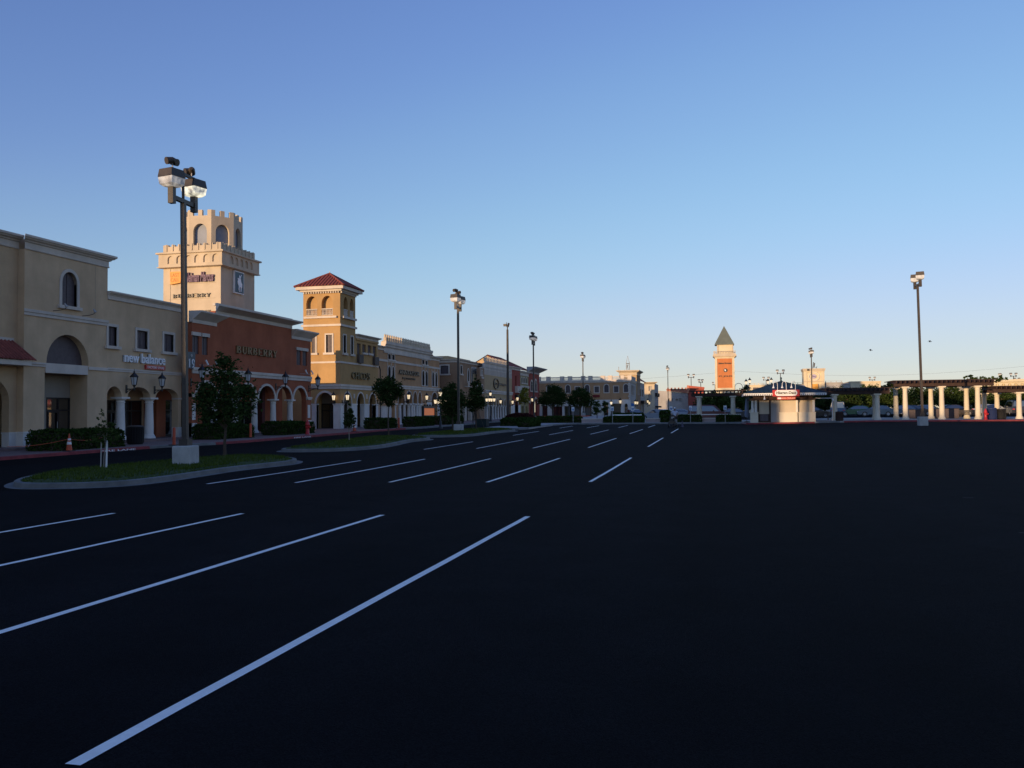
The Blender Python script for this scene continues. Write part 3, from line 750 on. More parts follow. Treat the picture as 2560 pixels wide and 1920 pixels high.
for a,b in ((57.1,57.58),(75.4,76.3)):
    mb=MB(); fbox(mb,B,a,b+.03,-.1,1.28,-.48,.05); fbox(mb,B,a,b+.06,1.283,1.38,-.49,.08); part(T,'wainscot',mb,WHITE)
    mb=MB(); fbox(mb,B,a,b+.04,zs,zs+.12,-.3,.07); fbox(mb,B,a,b+.08,zs+.123,zs+.28,-.3,.12); part(T,'impost',mb,TRIM)
for a,b in ((57.12,57.5),(75.62,76.08)):
    mb=MB(); fbox(mb,B,a,b,1.62,2.85,-.02,.05); part(T,'pier_panel',mb,WHITE)
band(T,B,57.1,76.3,5.1,5.56,.14)
crown(T,B,57.1,60.22,8.88,9.14,9.78,.75,0,1); crown(T,B,72.45,76.3,8.92,9.17,9.8,.6,0,1)
crown(T,B,60.22,72.43,9.8,10.1,10.52,.8,1,1)
mb=MB(); fbox(mb,B,60.22,72.43,10.523,10.72,-.3,.12); part(T,'coping',mb,TRIM)
arcade_inside(T,B,57.1,76.3,.38,4.5,3.0,TERRA,[(58.2,62.0,3.15,3,None),(63.0,65.6,3.15,2,None),(66.2,70.6,3.15,4,2)])
mb=MB(); fbox(mb,B,70.6,71.1,.3,4.45,-2.99,-1.9); part(T,'pier',mb,mat('dark plum paint',(.10,.03,.03),.8))
body(T,-53,-41.6,57.1,76.3,-.2,5.5,TERRA)
mb=MB(); mb.box(-41.6,-38.82,57.2,76.2,4.76,8.9); part(T,'upper_light_block',mb,TERRA)
mb=MB(); serif_word(mb,B,'BURBERRY',62.95,69.65,6.98,7.6,.03,.14); S1=solo('shop_sign','gilt serif capitals mounted on the terracotta wall','sign',mb,LETG,B.P(66.3,7.2,0))
mb=MB(); serif_word(mb,B,'BURBERRY',63.05,69.75,6.96,7.58,.002,.028); part(S1,'letter_backs',mb,LETD)
t=thing('number_sign','dark blue plaque with a white 19 between tan and terracotta shops','sign',B.P(56.9,6,0))
mb=MB(); fbox(mb,B,56.35,57.33,5.43,6.66,.02,.12); part(t,'panel',mb,NAVY)
mb=MB(); serif_word(mb,B,'19',56.38,57.28,5.50,6.15,.122,.14); part(t,'lettering',mb,LETW)
mb=MB(); mb.m=0; c=B.P(56.86,6.4,.12); 
for k in range(6):
    a=k*PI/3; fpoly(mb,B,[[(56.86+.07*math.cos(a)+.055*math.cos(v),6.40+.07*math.sin(a)+.055*math.sin(v)) for v in [2*PI*j/8 for j in range(8)]]],.122,.132+.001*k)
part(t,'emblem',mb,GREYW)
for i,(u,lb) in enumerate(((56.95,'unlit black lantern below the number 19 plaque'),(63.35,'unlit black lantern behind the round tree on the terracotta shop'),(69.55,'unlit black lantern above the second column from the right of the terracotta shop'),(75.85,'unlit black lantern at the right corner of the terracotta shop'))):
    lantern('wall_lantern',lb,B,u,4.4,.95,False,1.1)
for u,lb in ((58.3,'left'),(59.6,'second'),(74.4,'third'),(75.6,'right')):
    t=thing('sign_floodlight','%s small white floodlight on the terracotta wall, %s of four'%(('tilted' if u<70 else 'slim'),lb),'wall light',B.P(u,5.9,0),'small white floodlights on the terracotta wall')
    mb=MB(); mb.rod(B.P(u-.3,5.75,0),B.P(u,5.75,.6),.02); part(t,'arm',mb,GREYW)
    mb=MB(); mb.rod(B.P(u,5.75,.6),B.P(u-.12,6.12,.45),.055,.07); part(t,'lamp',mb,WHITEP)

about_eye([o for o in C.objects if o.parent is None and 'category' in o], .924)
# ------------------------------------------------------------------ ochre shop with tower
CX=-35.35; CY=76.5
FC=FX(CX); FS=FY(CY)
T=thing('shop_building','ochre stucco shop with a red tile roofed square tower and arched corner entrance','building',(-38,82,.5))
h=[win(T,FS,-38.55,-37.91,7.85,9.57,.15,True),win(T,FS,-36.79,-36.16,7.85,9.55,.14,True)]
h.append(arch(-37.81,-36.05,0,3.0,4.03))
def niche(u0,u1,z0,zs,zt): return arch(u0,u1,z0,zs,zt)
nS=[niche(-38.88,-37.72,11.44,12.55,13.33),niche(-37.28,-36.1,11.44,12.55,13.33)]
wallp(T,FS,rect(-39.2,CX,0,13.95),h+nS,OCHRE,.42)
h=[win(T,FC,a,b,7.84,9.56,.12,True) for a,b in ((77.17,77.75),(78.91,79.43))]
nC=[niche(77.3,78.25,11.44,12.55,13.3),niche(78.75,79.6,11.44,12.55,13.3)]
h+=nC
ar=[(77.24,79.04,4.02),(80.36,82.16,4.04),(83.42,85.26,4.04)]
wi=[(80.45,81.36,7.05,9.02),(81.78,82.68,8.18,9.02),(83.18,84.12,8.20,9.02),(84.47,85.44,7.05,9.02)]
hw=[win(T,FC,a,b,c,d,.0,c>8,rec=.16) for a,b,c,d in wi]
for a,b,c,d in (wi[0],wi[3]):
    mb=MB(); fbox(mb,FC,a-.05,b+.08,c+.0,c+.85,-.05,.28); part(T,'window_grille',mb,mat('bronze grille',(.10,.075,.06),.7,.2))
wallp(T,FC,rect(CY+.42,80.05,4.4,13.95),h,OCHRE,.42,'wall')
wallp(T,FC,arcade_outline(CY+.42,85.85,0,4.398,ar,2.96),[],OCHRE,.42)
wallp(T,FC,rect(80.051,85.85,4.4,9.5),hw,OCHRE,.42)
for a,b,c in ar:
    mb=MB(); fpoly(mb,FC,[ring(a,b,0,2.96,c,.15)],-.02,.05); part(T,'arch_trim',mb,TRIM)
mb=MB(); fpoly(mb,FS,[ring(-37.81,-36.05,0,3.0,4.03,.2)],-.02,.05); part(T,'arch_trim',mb,TRIM)
for a,b in ((CY+.003,77.24),(79.04,80.36),(82.16,83.42),(85.26,85.85)):
    mb=MB(); fbox(mb,FC,a,b,0,2.85,-.44,.04); fbox(mb,FC,a-.05,b+.05,2.853,2.97,-.46,.08); part(T,'pier',mb,WHITE)
for a,b in ((-38.3,-37.81),(-36.05,CX-.003)):
    mb=MB(); fbox(mb,FS,a,b,0,2.85,-.44,.04); fbox(mb,FS,a-.05,b+.05,2.853,2.97,-.46,.08); part(T,'pier',mb,WHITE)
for F_,a,b,e0,e1 in ((FS,-39.2,CX,0,1),(FC,CY,85.85,1,0)):
    band(T,F_,a,b,4.37,4.82,.16,e0=e0,e1=e1); band(T,F_,a,b,6.84,7.01,.07,e0=e0,e1=e1,step=False)
for F_,a,b in ((FS,-39.2,CX),(FC,CY,80.05)):
    band(T,F_,a,b,10.38,10.58,.14,e0=1 if F_ is FC else 1,e1=1,step=False)
for a,b in ((-39.05,-35.65),):
    mb=MB(); fbox(mb,FS,a,b,11.16,11.36,0,.22); part(T,'balcony_ledge',mb,TRIM)
mb=MB(); fbox(mb,FC,76.85,79.95,11.18,11.38,0,.22); part(T,'balcony_ledge',mb,TRIM)
for F_,nn in ((FS,nS),(FC,nC)):
    for lp_ in nn:
        u0=min(p[0] for p in lp_);u1=max(p[0] for p in lp_)
        mb=MB(); fbox(mb,F_,u0,u1,12.03,12.1,-.12,.02); fbox(mb,F_,u0,u1,11.45,11.5,-.12,.02)
        for i in range(8):
            u=u0+(u1-u0)*(i+.5)/8; p=F_.P(u,11.5,-.05); mb.lathe([(.03,0),(.055,.14),(.035,.3),(.045,.5),(.03,.53)],p,6)
        part(T,'balustrade',mb,TRIM)
mb=MB(); mb.box(-39.1,CX-.5,CY+.5,79.95,11,13.9); part(T,'niche_wall',mb,OCHRE)
# eaves, dentils, roof
for F_,a,b in ((FS,-39.2,CX),(FC,CY,80.05)):
    mb=MB()
    n=15
    for i in range(n):
        u=a+(b-a)*(i+.5)/n; fbox(mb,F_,u-.06,u+.06,13.55,13.72,.02,.16)
    part(T,'dentils',mb,TRIM)
    band(T,F_,a,b,13.73,13.9,.24,e0=1,e1=1,step=False,name='eave_moulding')
mb=MB(); mb.box(-39.75,CX+.55,CY-.55,80.6,13.905,14.2); part(T,'eave',mb,TRIM)
ex0,ex1,ey0,ey1=-39.85,CX+.65,CY-.65,80.7; ap=((ex0+ex1)/2,(ey0+ey1)/2,15.75)
mb=MB()
for a,b in (((ex0,ey0),(ex1,ey0)),((ex1,ey0),(ex1,ey1)),((ex1,ey1),(ex0,ey1)),((ex0,ey1),(ex0,ey0))):
    pa=Vector((*a,14.22)); pb=Vector((*b,14.22)); av=Vector(ap)
    mb.add([pa,pb,av],[(0,1,2)])
    n=15; nr=(pb-pa).cross(av-pa).normalized()
    if nr.z<0: nr=-nr
    dr=(pb-pa).normalized()
    for i in range(n):
        t=(i+.5)/n; s0=pa.lerp(pb,t); k=1-abs(2*t-1); s1=s0+(av-(pa+pb)/2)*k
        if k<.04: continue
        rg=[q+dr*.11*math.cos(PI*j/4)+nr*.09*math.sin(PI*j/4) for q in (s0,s1) for j in range(5)]
        mb.add(rg,[(j,j+1,6+j,5+j) for j in range(4)],True); mb.add(rg[:5],[(0,1,2,3,4)])
    mb.rod(pa,av,.11,.11,8)
part(T,'tile_roof',mb,TILE)
mb=MB(); mb.lathe([(.06,0),(.06,.1),(.02,.25)],(ap[0],ap[1],ap[2]),6); part(T,'finial',mb,TRIM)
cornice(T,FC,80.06,85.85,9.5,9.93,.35,0,1)
mb=MB(); fbox(mb,FC,80.2,85.85,9.32,9.497,0,.1); part(T,'band',mb,OCHRE)
# inside the corner and arcade
mb=MB(); mb.box(-38.35,CX-.43,79.7,80.0,0,4.3); part(T,'back_wall',mb,SHADE)
storefront(T,FS,-38.3,-36.0,.5,3.0,-2.2,2,1)
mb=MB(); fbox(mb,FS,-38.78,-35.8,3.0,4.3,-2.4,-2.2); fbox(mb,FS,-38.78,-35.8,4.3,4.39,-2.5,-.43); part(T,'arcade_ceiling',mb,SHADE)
arcade_inside(T,FC,80.0,85.85,.5,4.3,2.6,OCHRE,[(80.3,82.9,3.0,2,None),(83.3,85.5,3.0,2,1)])
body(T,-50,-38.35,CY+.05,85.85,-.2,9.4,OCHRE)
mb=MB(); mb.box(-38.35,CX-.45,80.1,85.8,4.56,9.3); mb.box(-38.7,CX-.45,CY+.45,80,4.5,11); part(T,'upper_light_block',mb,OCHRE)
mb=MB(); text(mb,FC,"CHICO'S",78.98,83.40,5.42,6.14,.05,.16,0,.0); S1=solo('shop_sign','bronze outlined capitals on the ochre wall beside the tower','sign',mb,mat('olive letters',(.16,.12,.05),.5,.1),FC.P(81,5.8,0))
mb=MB(); text(mb,FC,"CHICO'S",79.05,83.47,5.40,6.12,.002,.045,0,.02); part(S1,'letter_backs',mb,LETD)
lantern('wall_lantern','lit black lantern right of the corner entrance arch of the ochre shop',FS,-35.9,3.05,.3,True,.85)
lantern('wall_lantern','lit black lantern on the first pier of the ochre shop arcade',FC,76.9,3.05,.55,True,.9)
lantern('wall_lantern','lit black lantern on the last pier of the ochre shop, beside the round tree',FC,85.7,3.05,.55,True,.9)
mb=MB(); fbox(mb,FC,79.55,79.85,3.5,3.95,0,.04); part(T,'plaque',mb,TRIM)
mb=MB(); fbox(mb,FC,82.65,82.95,3.5,3.95,0,.04); part(T,'plaque',mb,TRIM)
mb=MB(); mb.tube([FC.P(86.1,7.0,.05),FC.P(86.25,6.6,.1),FC.P(86.25,1.0,.1)],.06); part(T,'downpipe',mb,FRAMED)
# ------------------------------------------------------------------ mustard shop with finials
A=FX(-35.9)
T=thing('shop_building','mustard stucco shop with a row of pale finials along its raised parapet','building',(-42,98,.6))
up=[(90.02,90.79,8.0,8.55),(91.23,91.95,8.0,8.55),(101.26,102.0,8.02,8.54),(102.52,103.2,8.02,8.54)]
hol=[win(T,A,a,b,c,d,.08,True) for a,b,c,d in up]
aw=[(89.99,90.77),(91.27,91.9),(101.24,102.05),(102.5,103.24),(105.05,105.75),(106.24,107.0)]
hol+=[win(T,A,a,b,5.42,7.2,.12,False,zs=6.8) for a,b in aw]
ar=[(93.1,95.2,4.55),(95.5,97.8,4.55),(98.02,99.5,4.55),(99.72,101.08,4.55)]
wallp(T,A,rect(87.0,108.1,4.75,8.85),hol,MUSTARD,.4)
wallp(T,A,arcade_outline(92.3,102.9,.2,4.748,ar,3.17),[],MUSTARD,.4)
wallp(T,A,rect(102.901,108.1,.2,4.748),[arch(104.82,107.1,.1,3.55,4.6)],MUSTARD,.4)
wallp(T,A,rect(85.86,92.299,.2,4.748),[rect(87.6,91.9,.9,2.9)],MUSTARD,.4)
mb=MB(); fbox(mb,A,87.5,92,.8,3,-.5,-.3); fbox(mb,A,88.9,89.0,.9,2.9,-.3,-.2); fbox(mb,A,90.4,90.5,.9,2.9,-.3,-.2); part(T,'display_panel',mb,WHITE)
for a,b,c in ar: mb=MB(); fpoly(mb,A,[ring(a,b,0,3.17,c,.13)],-.02,.05); part(T,'arch_trim',mb,TRIM)
mb=MB(); fpoly(mb,A,[ring(104.82,107.1,0,3.55,4.6,.14)],-.02,.05); part(T,'arch_trim',mb,TRIM)
for y in (92.3,93.9,95.4,96.85,97.9,98.55,99.62,100.4,101.2): 
    if y in (93.9,96.85,98.55,100.4,92.3): column(T,-36.05,y,.6,3.1,.24)
    else: column(T,-36.05,y,.6,3.17,.2)
mb=MB(); fbox(mb,A,102.92,104.8,.2,3.35,-.42,.05); part(T,'pier',mb,WHITE)
mb=MB(); fbox(mb,A,107.12,108.1,.2,3.35,-.42,.05); part(T,'pier',mb,WHITE)
mb=MB(); o=rect(103.1,104.4,3.5,4.2); fpoly(mb,A,[o,rect(103.2,104.3,3.6,4.1)],0,.05); part(T,'panel_moulding',mb,TRIM)
band(T,A,85.86,108.1,4.78,5.2,.15,e1=1); band(T,A,87,108.1,7.66,7.9,.08,e1=1,step=False)
for a,b in ((89.85,92.05),(101.1,103.35),(104.9,107.15)):
    mb=MB()
    for u in (a,(a+b)/2,b): fbox(mb,A,u-.05,u+.05,5.35,7.66,0,.06)
    part(T,'pilaster_strip',mb,TRIM)
cornice(T,A,86.0,88.8,8.85,9.32,.3); crown(T,A,104.42,108.1,8.72,8.9,9.25,.35,0,1)
mb=MB(); mould(mb,A,88.8,104.42,[(.1,8.64),(.12,8.8),(.05,8.82),(.05,9.2),(.22,9.35),(.24,9.5),(.34,9.6),(.36,9.86)],-.35,.3,.3); part(T,'cornice',mb,TRIM)
mb=MB()
n=27
for i in range(n):
    u=88.95+(103.7-88.95)*i/(n-1); p=A.P(u,9.86,.1)
    mb.box(p[0]-.14,p[0]+.14,p[1]-.1,p[1]+.1,9.86,10.3); mb.lathe([(.15,0),(.15,.05),(.07,.1),(.13,.2),(.11,.28),(.02,.42)],(p[0],p[1],10.3),8)
fbox(mb,A,88.8,103.8,9.862,9.95,-.2,.3)
part(T,'parapet_finials',mb,CREAM)
mb=MB(); mb.add([(-36.3,104.5,10.35),(-36.3,108.0,8.95),(-41,108.0,8.95),(-41,104.5,10.35)],[(0,1,2,3)]); mb.add([(-36.3,104.5,10.35),(-36.3,108.0,8.95),(-36.3,104.5,8.95)],[(0,1,2)]); part(T,'tile_roof',mb,TILE)
arcade_inside(T,A,92.3,102.9,.6,4.6,2.4,MUSTARD,[(93.0,96.0,3.1,3,1),(97.4,101,3.1,4,1)])
mb=MB(); fbox(mb,A,104.5,107.4,.3,4.6,-2,-1.8); part(T,'back_wall',mb,SHADE)
body(T,-50,-38.7,85.86,108.1,-.2,9.0,MUSTARD)
mb=MB(); mb.box(-38.7,-36.4,86,108,4.9,8.8); part(T,'upper_light_block',mb,MUSTARD)
mb=MB(); text(mb,A,'ANNTAYLOR',93.2,100.05,6.45,7.0,.05,.17,0,.02); S1=solo('shop_sign','dark capitals and smaller words below them on the mustard wall','sign',mb,LETD,A.P(96,6.7,0))
mb=MB(); text(mb,A,'FACTORY STORE',94.4,98.7,5.93,6.17,.02,.12,0,.01); part(S1,'small_lettering',mb,LETD)
lantern('wall_lantern','lit lantern above the second arch of the mustard shop',A,94.9,3.35,.6,True,.95)
lantern('wall_lantern','lit lantern above the last narrow arch of the mustard shop',A,101.25,3.35,.6,True,.95)

# ------------------------------------------------------------------ brown set-back block with venetian windows
D=FX(-34.0); DS=FY(110.4)
T=thing('shop_building','brown stucco block with tall white pointed windows above a balcony','building',(-40,116,.8))
h=[win(T,DS,-36.5,-35.4,7.2,8.3,.15,True)]
wallp(T,DS,rect(-44,-34.0,0,8.75),h,BROWN,.4)
vw=[(114.55,115.25,6.2,7.55,8.0)]+[(116.3+i*.95,117.05+i*.95,6.0,7.9,8.3) for i in range(4)]+[(121.1,121.8,6.2,7.35,7.8)]
h=[win(T,D,a,b,c,d2,.12,False,zs=zs_,fm=WHITE) for a,b,c,zs_,d2 in vw]+[win(T,D,111.2,111.9,7.2,8.3,.12,True)]
wallp(T,D,rect(110.81,122.8,4.6,8.75),h,BROWN,.4)
ar=[(111.2,113.2,4.1),(113.9,115.9,4.1),(116.6,118.6,4.1),(119.3,121.3,4.1)]
wallp(T,D,arcade_outline(110.81,122.8,.4,4.598,ar,3.0),[],BROWN,.4)
for a,b in ((110.82,111.2),(113.2,113.9),(115.9,116.6),(118.6,119.3),(121.3,122.8)):
    mb=MB(); fbox(mb,D,a,b,.4,2.9,-.42,.04); part(T,'pier',mb,TRIM)
mb=MB(); fbox(mb,D,115.9,120.4,5.5,5.62,0,.8); fbox(mb,D,115.9,120.4,6.25,6.33,.7,.8)
for i in range(19): p=D.P(116+i*.24,5.62,.75); mb.lathe([(.04,0),(.07,.2),(.04,.45),(.04,.63)],p,6)
part(T,'balcony',mb,TRIM)
for u in (113.6,121.9):
    mb=MB(); fbox(mb,D,u-.4,u+.4,5.5,5.62,0,.5); fbox(mb,D,u-.4,u+.4,6.2,6.28,.42,.5)
    for i in range(4): p=D.P(u-.3+i*.2,5.62,.46); mb.lathe([(.04,0),(.07,.2),(.04,.45),(.04,.6)],p,6)
    part(T,'balcony',mb,TRIM)
cornice(T,DS,-44,-34,8.7,9.12,.3,0,1); cornice(T,D,110.4,122.8,8.7,9.12,.3,1,0)
arcade_inside(T,D,110.8,122.8,.8,4.3,2.4,SHADE,[(111.5,115.5,3,3,1),(117,121.5,3,3,1)])
body(T,-50,-36.7,110.8,122.8,-.2,8.8,BROWN)
mb=MB(); mb.box(-36.7,-34.5,111,122.7,4.7,8.7); part(T,'upper_light_block',mb,BROWN)
mb=MB(); mb.box(-50,-36,112,122.8,8.9,9.7); part(T,'penthouse',mb,SAND)
lantern('wall_lantern','lit lantern behind the bushy trees on the brown block',D,113.55,3.0,.6,True,.95)
lantern('wall_lantern','lit lantern at the far end of the brown block arcade',D,121.6,3.0,.6,True,.95)

# ------------------------------------------------------------------ tan block with pointed crest and ring sign
G_=FX(-33.0)
T=thing('shop_building','tan stucco block with a lace-like white frieze, spiked crest and round dark ring sign','building',(-40,128,.9))
h=[]
h.append(win(T,G_,117.6,118.2,7.3,8.3,.1,True)); 
wallp(T,G_,rect(117.2,119.7,.5,8.7),[win(T,G_,118.0,118.6,7.4,8.4,.1,True)],BROWN,.3,'wall') if False else None
ar=[(119.9+.1+i*1.56,119.9+1.36+i*1.56,4.05) for i in range(10)]
wallp(T,G_,arcade_outline(119.7,136.3,.5,4.9,ar,3.05),[],SAND,.4)
wallp(T,G_,rect(119.7,136.3,4.903,7.45),[],SAND,.4)
wallp(T,G_,rect(119.7,136.3,7.453,9.1),[arch(120.3+i*.62,120.6+i*.62,8.3,8.45,8.65,6) for i in range(25)],TRIM,.3,'frieze')
mb=MB()
for i in range(26):
    u=120.2+i*.62; fbox(mb,G_,u-.05,u+.05,7.5,8.2,0,.08)
part(T,'frieze_ribs',mb,TRIM)
mb=MB(); fbox(mb,G_,119.7,136.3,7.4,9.0,-.6,-.31); part(T,'frieze_backing',mb,SCREEN)
band(T,G_,119.7,136.3,4.75,5.25,.2); band(T,G_,119.7,136.3,9.1,9.4,.2)
for i in range(16):
    mb=MB(); u=120.0+i*.86; p=G_.P(u,9.4,-.02); mb.cbox((p[0],p[1],9.62),(.3,.36,.45)); mb.rod((p[0],p[1],9.84),(p[0],p[1],10.15),.17,.02,6); part(T,'crest_spike',mb,CREAM)
for i,(a,b,c) in enumerate(ar): column(T,-33.15,a-.08,.9,3.05,.17)
for a,b,c in ar: mb=MB(); fpoly(mb,G_,[ring(a,b,0,3.05,c,.08,8)],-.02,.05); part(T,'arch_trim',mb,TRIM)
for a,b in ((119.7,119.9),(135.5,136.3)):
    mb=MB(); fbox(mb,G_,a,b,.5,3.05,-.42,.04); part(T,'pier',mb,WHITE)
wallp(T,G_,rect(117.0,119.699,.5,8.3),[win(T,G_,118.0,118.6,7.0,7.9,.1,True),win(T,G_,118.0,118.6,4.9,5.9,.1,True)],BROWN,.4)
arcade_inside(T,G_,119.7,136.3,.9,4.2,2.4,SHADE,[(120.2,125,3,4,1),(126,130.4,3,4,1),(131.4,135.4,3,3,1)])
body(T,-50,-35.7,117,136.3,-.2,9.0,SAND)
mb=MB(); mb.box(-35.7,-33.62,117.1,136.2,5,7.4); part(T,'upper_light_block',mb,SAND)
t=thing('shop_sign','dark ring with initials and a dark word bar on the tan block','sign',G_.P(126,6.4,0))
mb=MB(); fpoly(mb,G_,[[(126.0+1.55*math.cos(v),6.3+.85*math.sin(v)) for v in [2*PI*i/28 for i in range(28)]],[(126.0+1.25*math.cos(v),6.3+.68*math.sin(v)) for v in [2*PI*i/28 for i in range(28)]]],.05,.18); part(t,'ring',mb,LETD)
mb=MB(); text(mb,G_,'BCBG',125.1,126.9,6.12,6.45,.05,.16,0,.02); part(t,'initials',mb,LETD)
mb=MB(); text(mb,G_,'MAXAZRIA',127.7,132.0,6.1,6.45,.05,.16,0,.05); part(t,'lettering',mb,LETD)
lantern('wall_lantern','lit lantern on the third arch of the tan ring sign block',G_,126.9,3.1,.5,True,.9)
lantern('wall_lantern','lit lantern on the last arch of the tan ring sign block',G_,134.6,3.1,.5,True,.9)

# ------------------------------------------------------------------ narrow fronts at the end of the row
T=thing('shop_building','narrow brick red front with a gabled clay roof behind it','building',(-40,139,1))
h=[rect(138.6,139.9,4.9,6.4)]
wallp(T,G_,rect(136.31,142.2,.6,8.95),[arch(138,140.6,.5,3.2,4.2),rect(138.6,139.6,6.3,8.0)],BRICKRED,.4)
mb=MB(); fbox(mb,G_,138.5,139.7,6.2,8.1,-.4,-.3); part(T,'window',mb,SCREEN)
mb=MB(); fbox(mb,G_,138.3,141.6,5.2,6.3,.02,.5); part(T,'balcony',mb,TRIM)
mb=MB(); fbox(mb,G_,138.3,141.6,4.3,4.9,.02,.4); part(T,'awning',mb,FRAMED)
mb=MB(); fpoly(mb,G_,[ring(138,140.6,0,3.2,4.2,.15)],-.02,.06); part(T,'arch_trim',mb,TRIM)
mb=MB(); fbox(mb,G_,136.4,138,.6,3.2,-.42,.05); part(T,'pier',mb,WHITE)
mb=MB(); fbox(mb,G_,140.6,142.2,.6,3.2,-.42,.05); part(T,'pier',mb,WHITE)
mb=MB(); fbox(mb,G_,137.5,141,.8,4.2,-2,-1.8); part(T,'back_wall',mb,SHADE)
cornice(T,G_,136.31,142.2,8.9,9.4,.3,0,1)
body(T,-50,-33.45,136.31,142.2,4.4,9,BRICKRED)
mb=MB()
yb=137.0; mb.add([(-41.5,yb,8.9),(-33.6,yb,8.9),(-35.3,yb,10.2),(-37.3,yb,11.3)],[(0,1,2,3)]); part(T,'gable',mb,SAND)
mb=MB(); tile_slope(mb,(-33.2,yb-.3,9.2),(-33.2,152,9.2),(-37.3,146,11.4),(-37.3,yb-.3,11.4),.5,.12); mb.add([(-37.3,yb-.3,11.4),(-37.3,146,11.4),(-41.6,152,8.9),(-41.6,yb-.3,8.9)],[(0,1,2,3)]); part(T,'tile_roof',mb,TILE)
T=thing('shop_building','narrow olive front with three small windows beside the brick red fronts','building',(-40,145,1.1))
h=[win(T,G_,143.0+i*1.7,143.8+i*1.7,7.0,7.9,.15,True,zs=7.6) for i in range(3)]
wallp(T,G_,rect(142.21,148.7,.6,8.3),h+[rect(143.2,145,.5,3.0),rect(146.2,147.9,.5,3.0)],OLIVE,.4)
cornice(T,G_,142.21,148.7,8.2,9.0,.4,0,0); band(T,G_,142.21,148.7,6.1,6.5,.2); band(T,G_,142.21,148.7,3.6,4.0,.25)
mb=MB(); fbox(mb,G_,143,148.2,.6,3.1,-.6,-.42); part(T,'shop_window',mb,GLASS)
body(T,-50,-33.45,142.21,148.7,3.2,8.6,OLIVE)
T=thing('shop_building','narrow dark red end front with a wide overhanging grey cornice','building',(-40,154,1.2))
wallp(T,G_,rect(148.71,158,.6,8.9),[win(T,G_,150.5,152,5.8,7.5,.3,True,zs=6.9),win(T,G_,154,155.5,5.8,7.8,.3,True,zs=7.1),arch(150,152.5,.5,3.4,4.5),arch(153.5,156,.5,3.4,4.5)],BRICKRED,.4)
for a,b in ((150,152.5),(153.5,156)): mb=MB(); fpoly(mb,G_,[ring(a,b,0,3.4,4.5,.3)],-.02,.06); part(T,'arch_trim',mb,TRIM)
mb=MB(); fbox(mb,G_,149,157,.6,4.6,-1.2,-1); part(T,'shop_window',mb,GLASS)
crown(T,G_,148.71,158,8.9,9.2,10.0,1.3,0,1,GREYW); 
body(T,-50,-34.3,148.71,158,-.2,9.3,BRICKRED)
for u,lb in ((138.0,'lit lantern on the left pier of the brick red front'),(149.4,'lit lantern on the dark red end front'),(157.2,'lit lantern at the last corner of the dark red end front')):
    lantern('wall_lantern',lb,G_,u,3.6,.5,True,1.0)

# ------------------------------------------------------------------ cross building with balustrade
X=FY(165.0)
T=thing('shop_building','long tan building with white ground floor and a balustrade along its flat roof','building',(-26,170,1.25))
hol=[]
for k in range(9):
    c=-33.6+k*1.93
    u=-17.68-k*1.86
    if k%2==0: hol.append(win(T,X,u-.42,u+.42,5.65,7.15,.15,False,zs=6.7))
    else: hol.append(win(T,X,u-.42,u+.42,5.65,6.78,.15,False))
wallp(T,X,rect(-35,-16.9,4.25,7.55),hol,MUSTARD,.4)
gr=[(-20.46,-18.72,3.5,0),(-18.02,-17.4,3.5,1),(-22.01,-21.11,3.3,1),(-25.69,-24.3,3.1,0),(-29.6,-26.5,3.1,0),(-32.1,-30.0,3.1,0),(-34,-32.9,3.2,0)]
wallp(T,X,rect(-35,-16.9,1.0,4.248),[(arch(a,b,1.1,c-.4,c) if k else rect(a,b,1.1,c)) for a,b,c,k in gr],WHITE,.5)
for a,b,c,k in gr:
    mb=MB(); fbox(mb,X,a-.1,b+.1,1.1,c+.1,-.7,-.52); part(T,'shop_window',mb,GLASS)
band(T,X,-35,-16.9,7.55,7.95,.2,TRIM,e1=1)
mb=MB()
u=-35.0; posts=[-34.6,-32.7,-30.0,-28.45,-25.9,-24.5,-22.1,-20.7,-18.4,-17.0]
for p in posts:
    mb=MB(); fbox(mb,X,p-.36,p+.36,7.95,8.75,-.45,.02); fbox(mb,X,p-.42,p+.42,8.753,8.85,-.5,.07); part(T,'parapet_post',mb,TRIM)
for a,b in zip(posts[:-1],posts[1:]):
    mb=MB(); fbox(mb,X,a+.36,b-.36,8.55,8.7,-.4,-.05); fbox(mb,X,a+.36,b-.36,7.96,8.05,-.4,-.05)
    n=max(3,int((b-a-.72)/.2))
    for i in range(n):
        uu=a+.36+(b-a-.72)*(i+.5)/n; p=X.P(uu,8.05,-.2); mb.lathe([(.05,0),(.075,.15),(.04,.32),(.06,.5)],p,6)
    part(T,'balustrade',mb,TRIM)
# right return and quoins
Q=FX(-16.9)
wallp(T,Q,rect(165.41,176,1.0,7.55),[win(T,Q,u,u+1.0,5.2,7.0,.15,False) for u in (167,169,171.5)],GREYW,.4)
mb=MB()
for i in range(8): fbox(mb,X,-17.3+(0 if i%2 else .12),-16.86,4.3+i*.4,4.3+i*.4+.34,0,.05)
part(T,'quoins',mb,TRIM)
band(T,Q,165,176,7.55,7.95,.2,TRIM); mb=MB(); fbox(mb,Q,165.1,176,7.952,8.8,-.4,0); part(T,'parapet',mb,GREYW)
mb=MB(); mb.box(-35,-17.4,165.9,173,1,7.6); part(T,'rear_wall',mb,MUSTARD)
mb=MB(); mb.box(-34.9,-17.4,165.5,173,7.603,7.7); part(T,'roof',mb,ROOFG)
t=thing('shop_sign','small dark red sign board on the long tan building above the trees','sign',X.P(-23.3,5,0))
mb=MB(); fbox(mb,X,-24.0,-22.7,4.75,5.2,0,.15); part(t,'panel',mb,mat('dark red sign board',(.20,.02,.02),.6,.2))
for u,lb in ((-18.75,'lit lantern left of the arched door of the long tan building'),(-34.5,'lit lantern at the far left end of the long tan building')):
    lantern('wall_lantern',lb,X,u,3.2,.5,True,1.1)

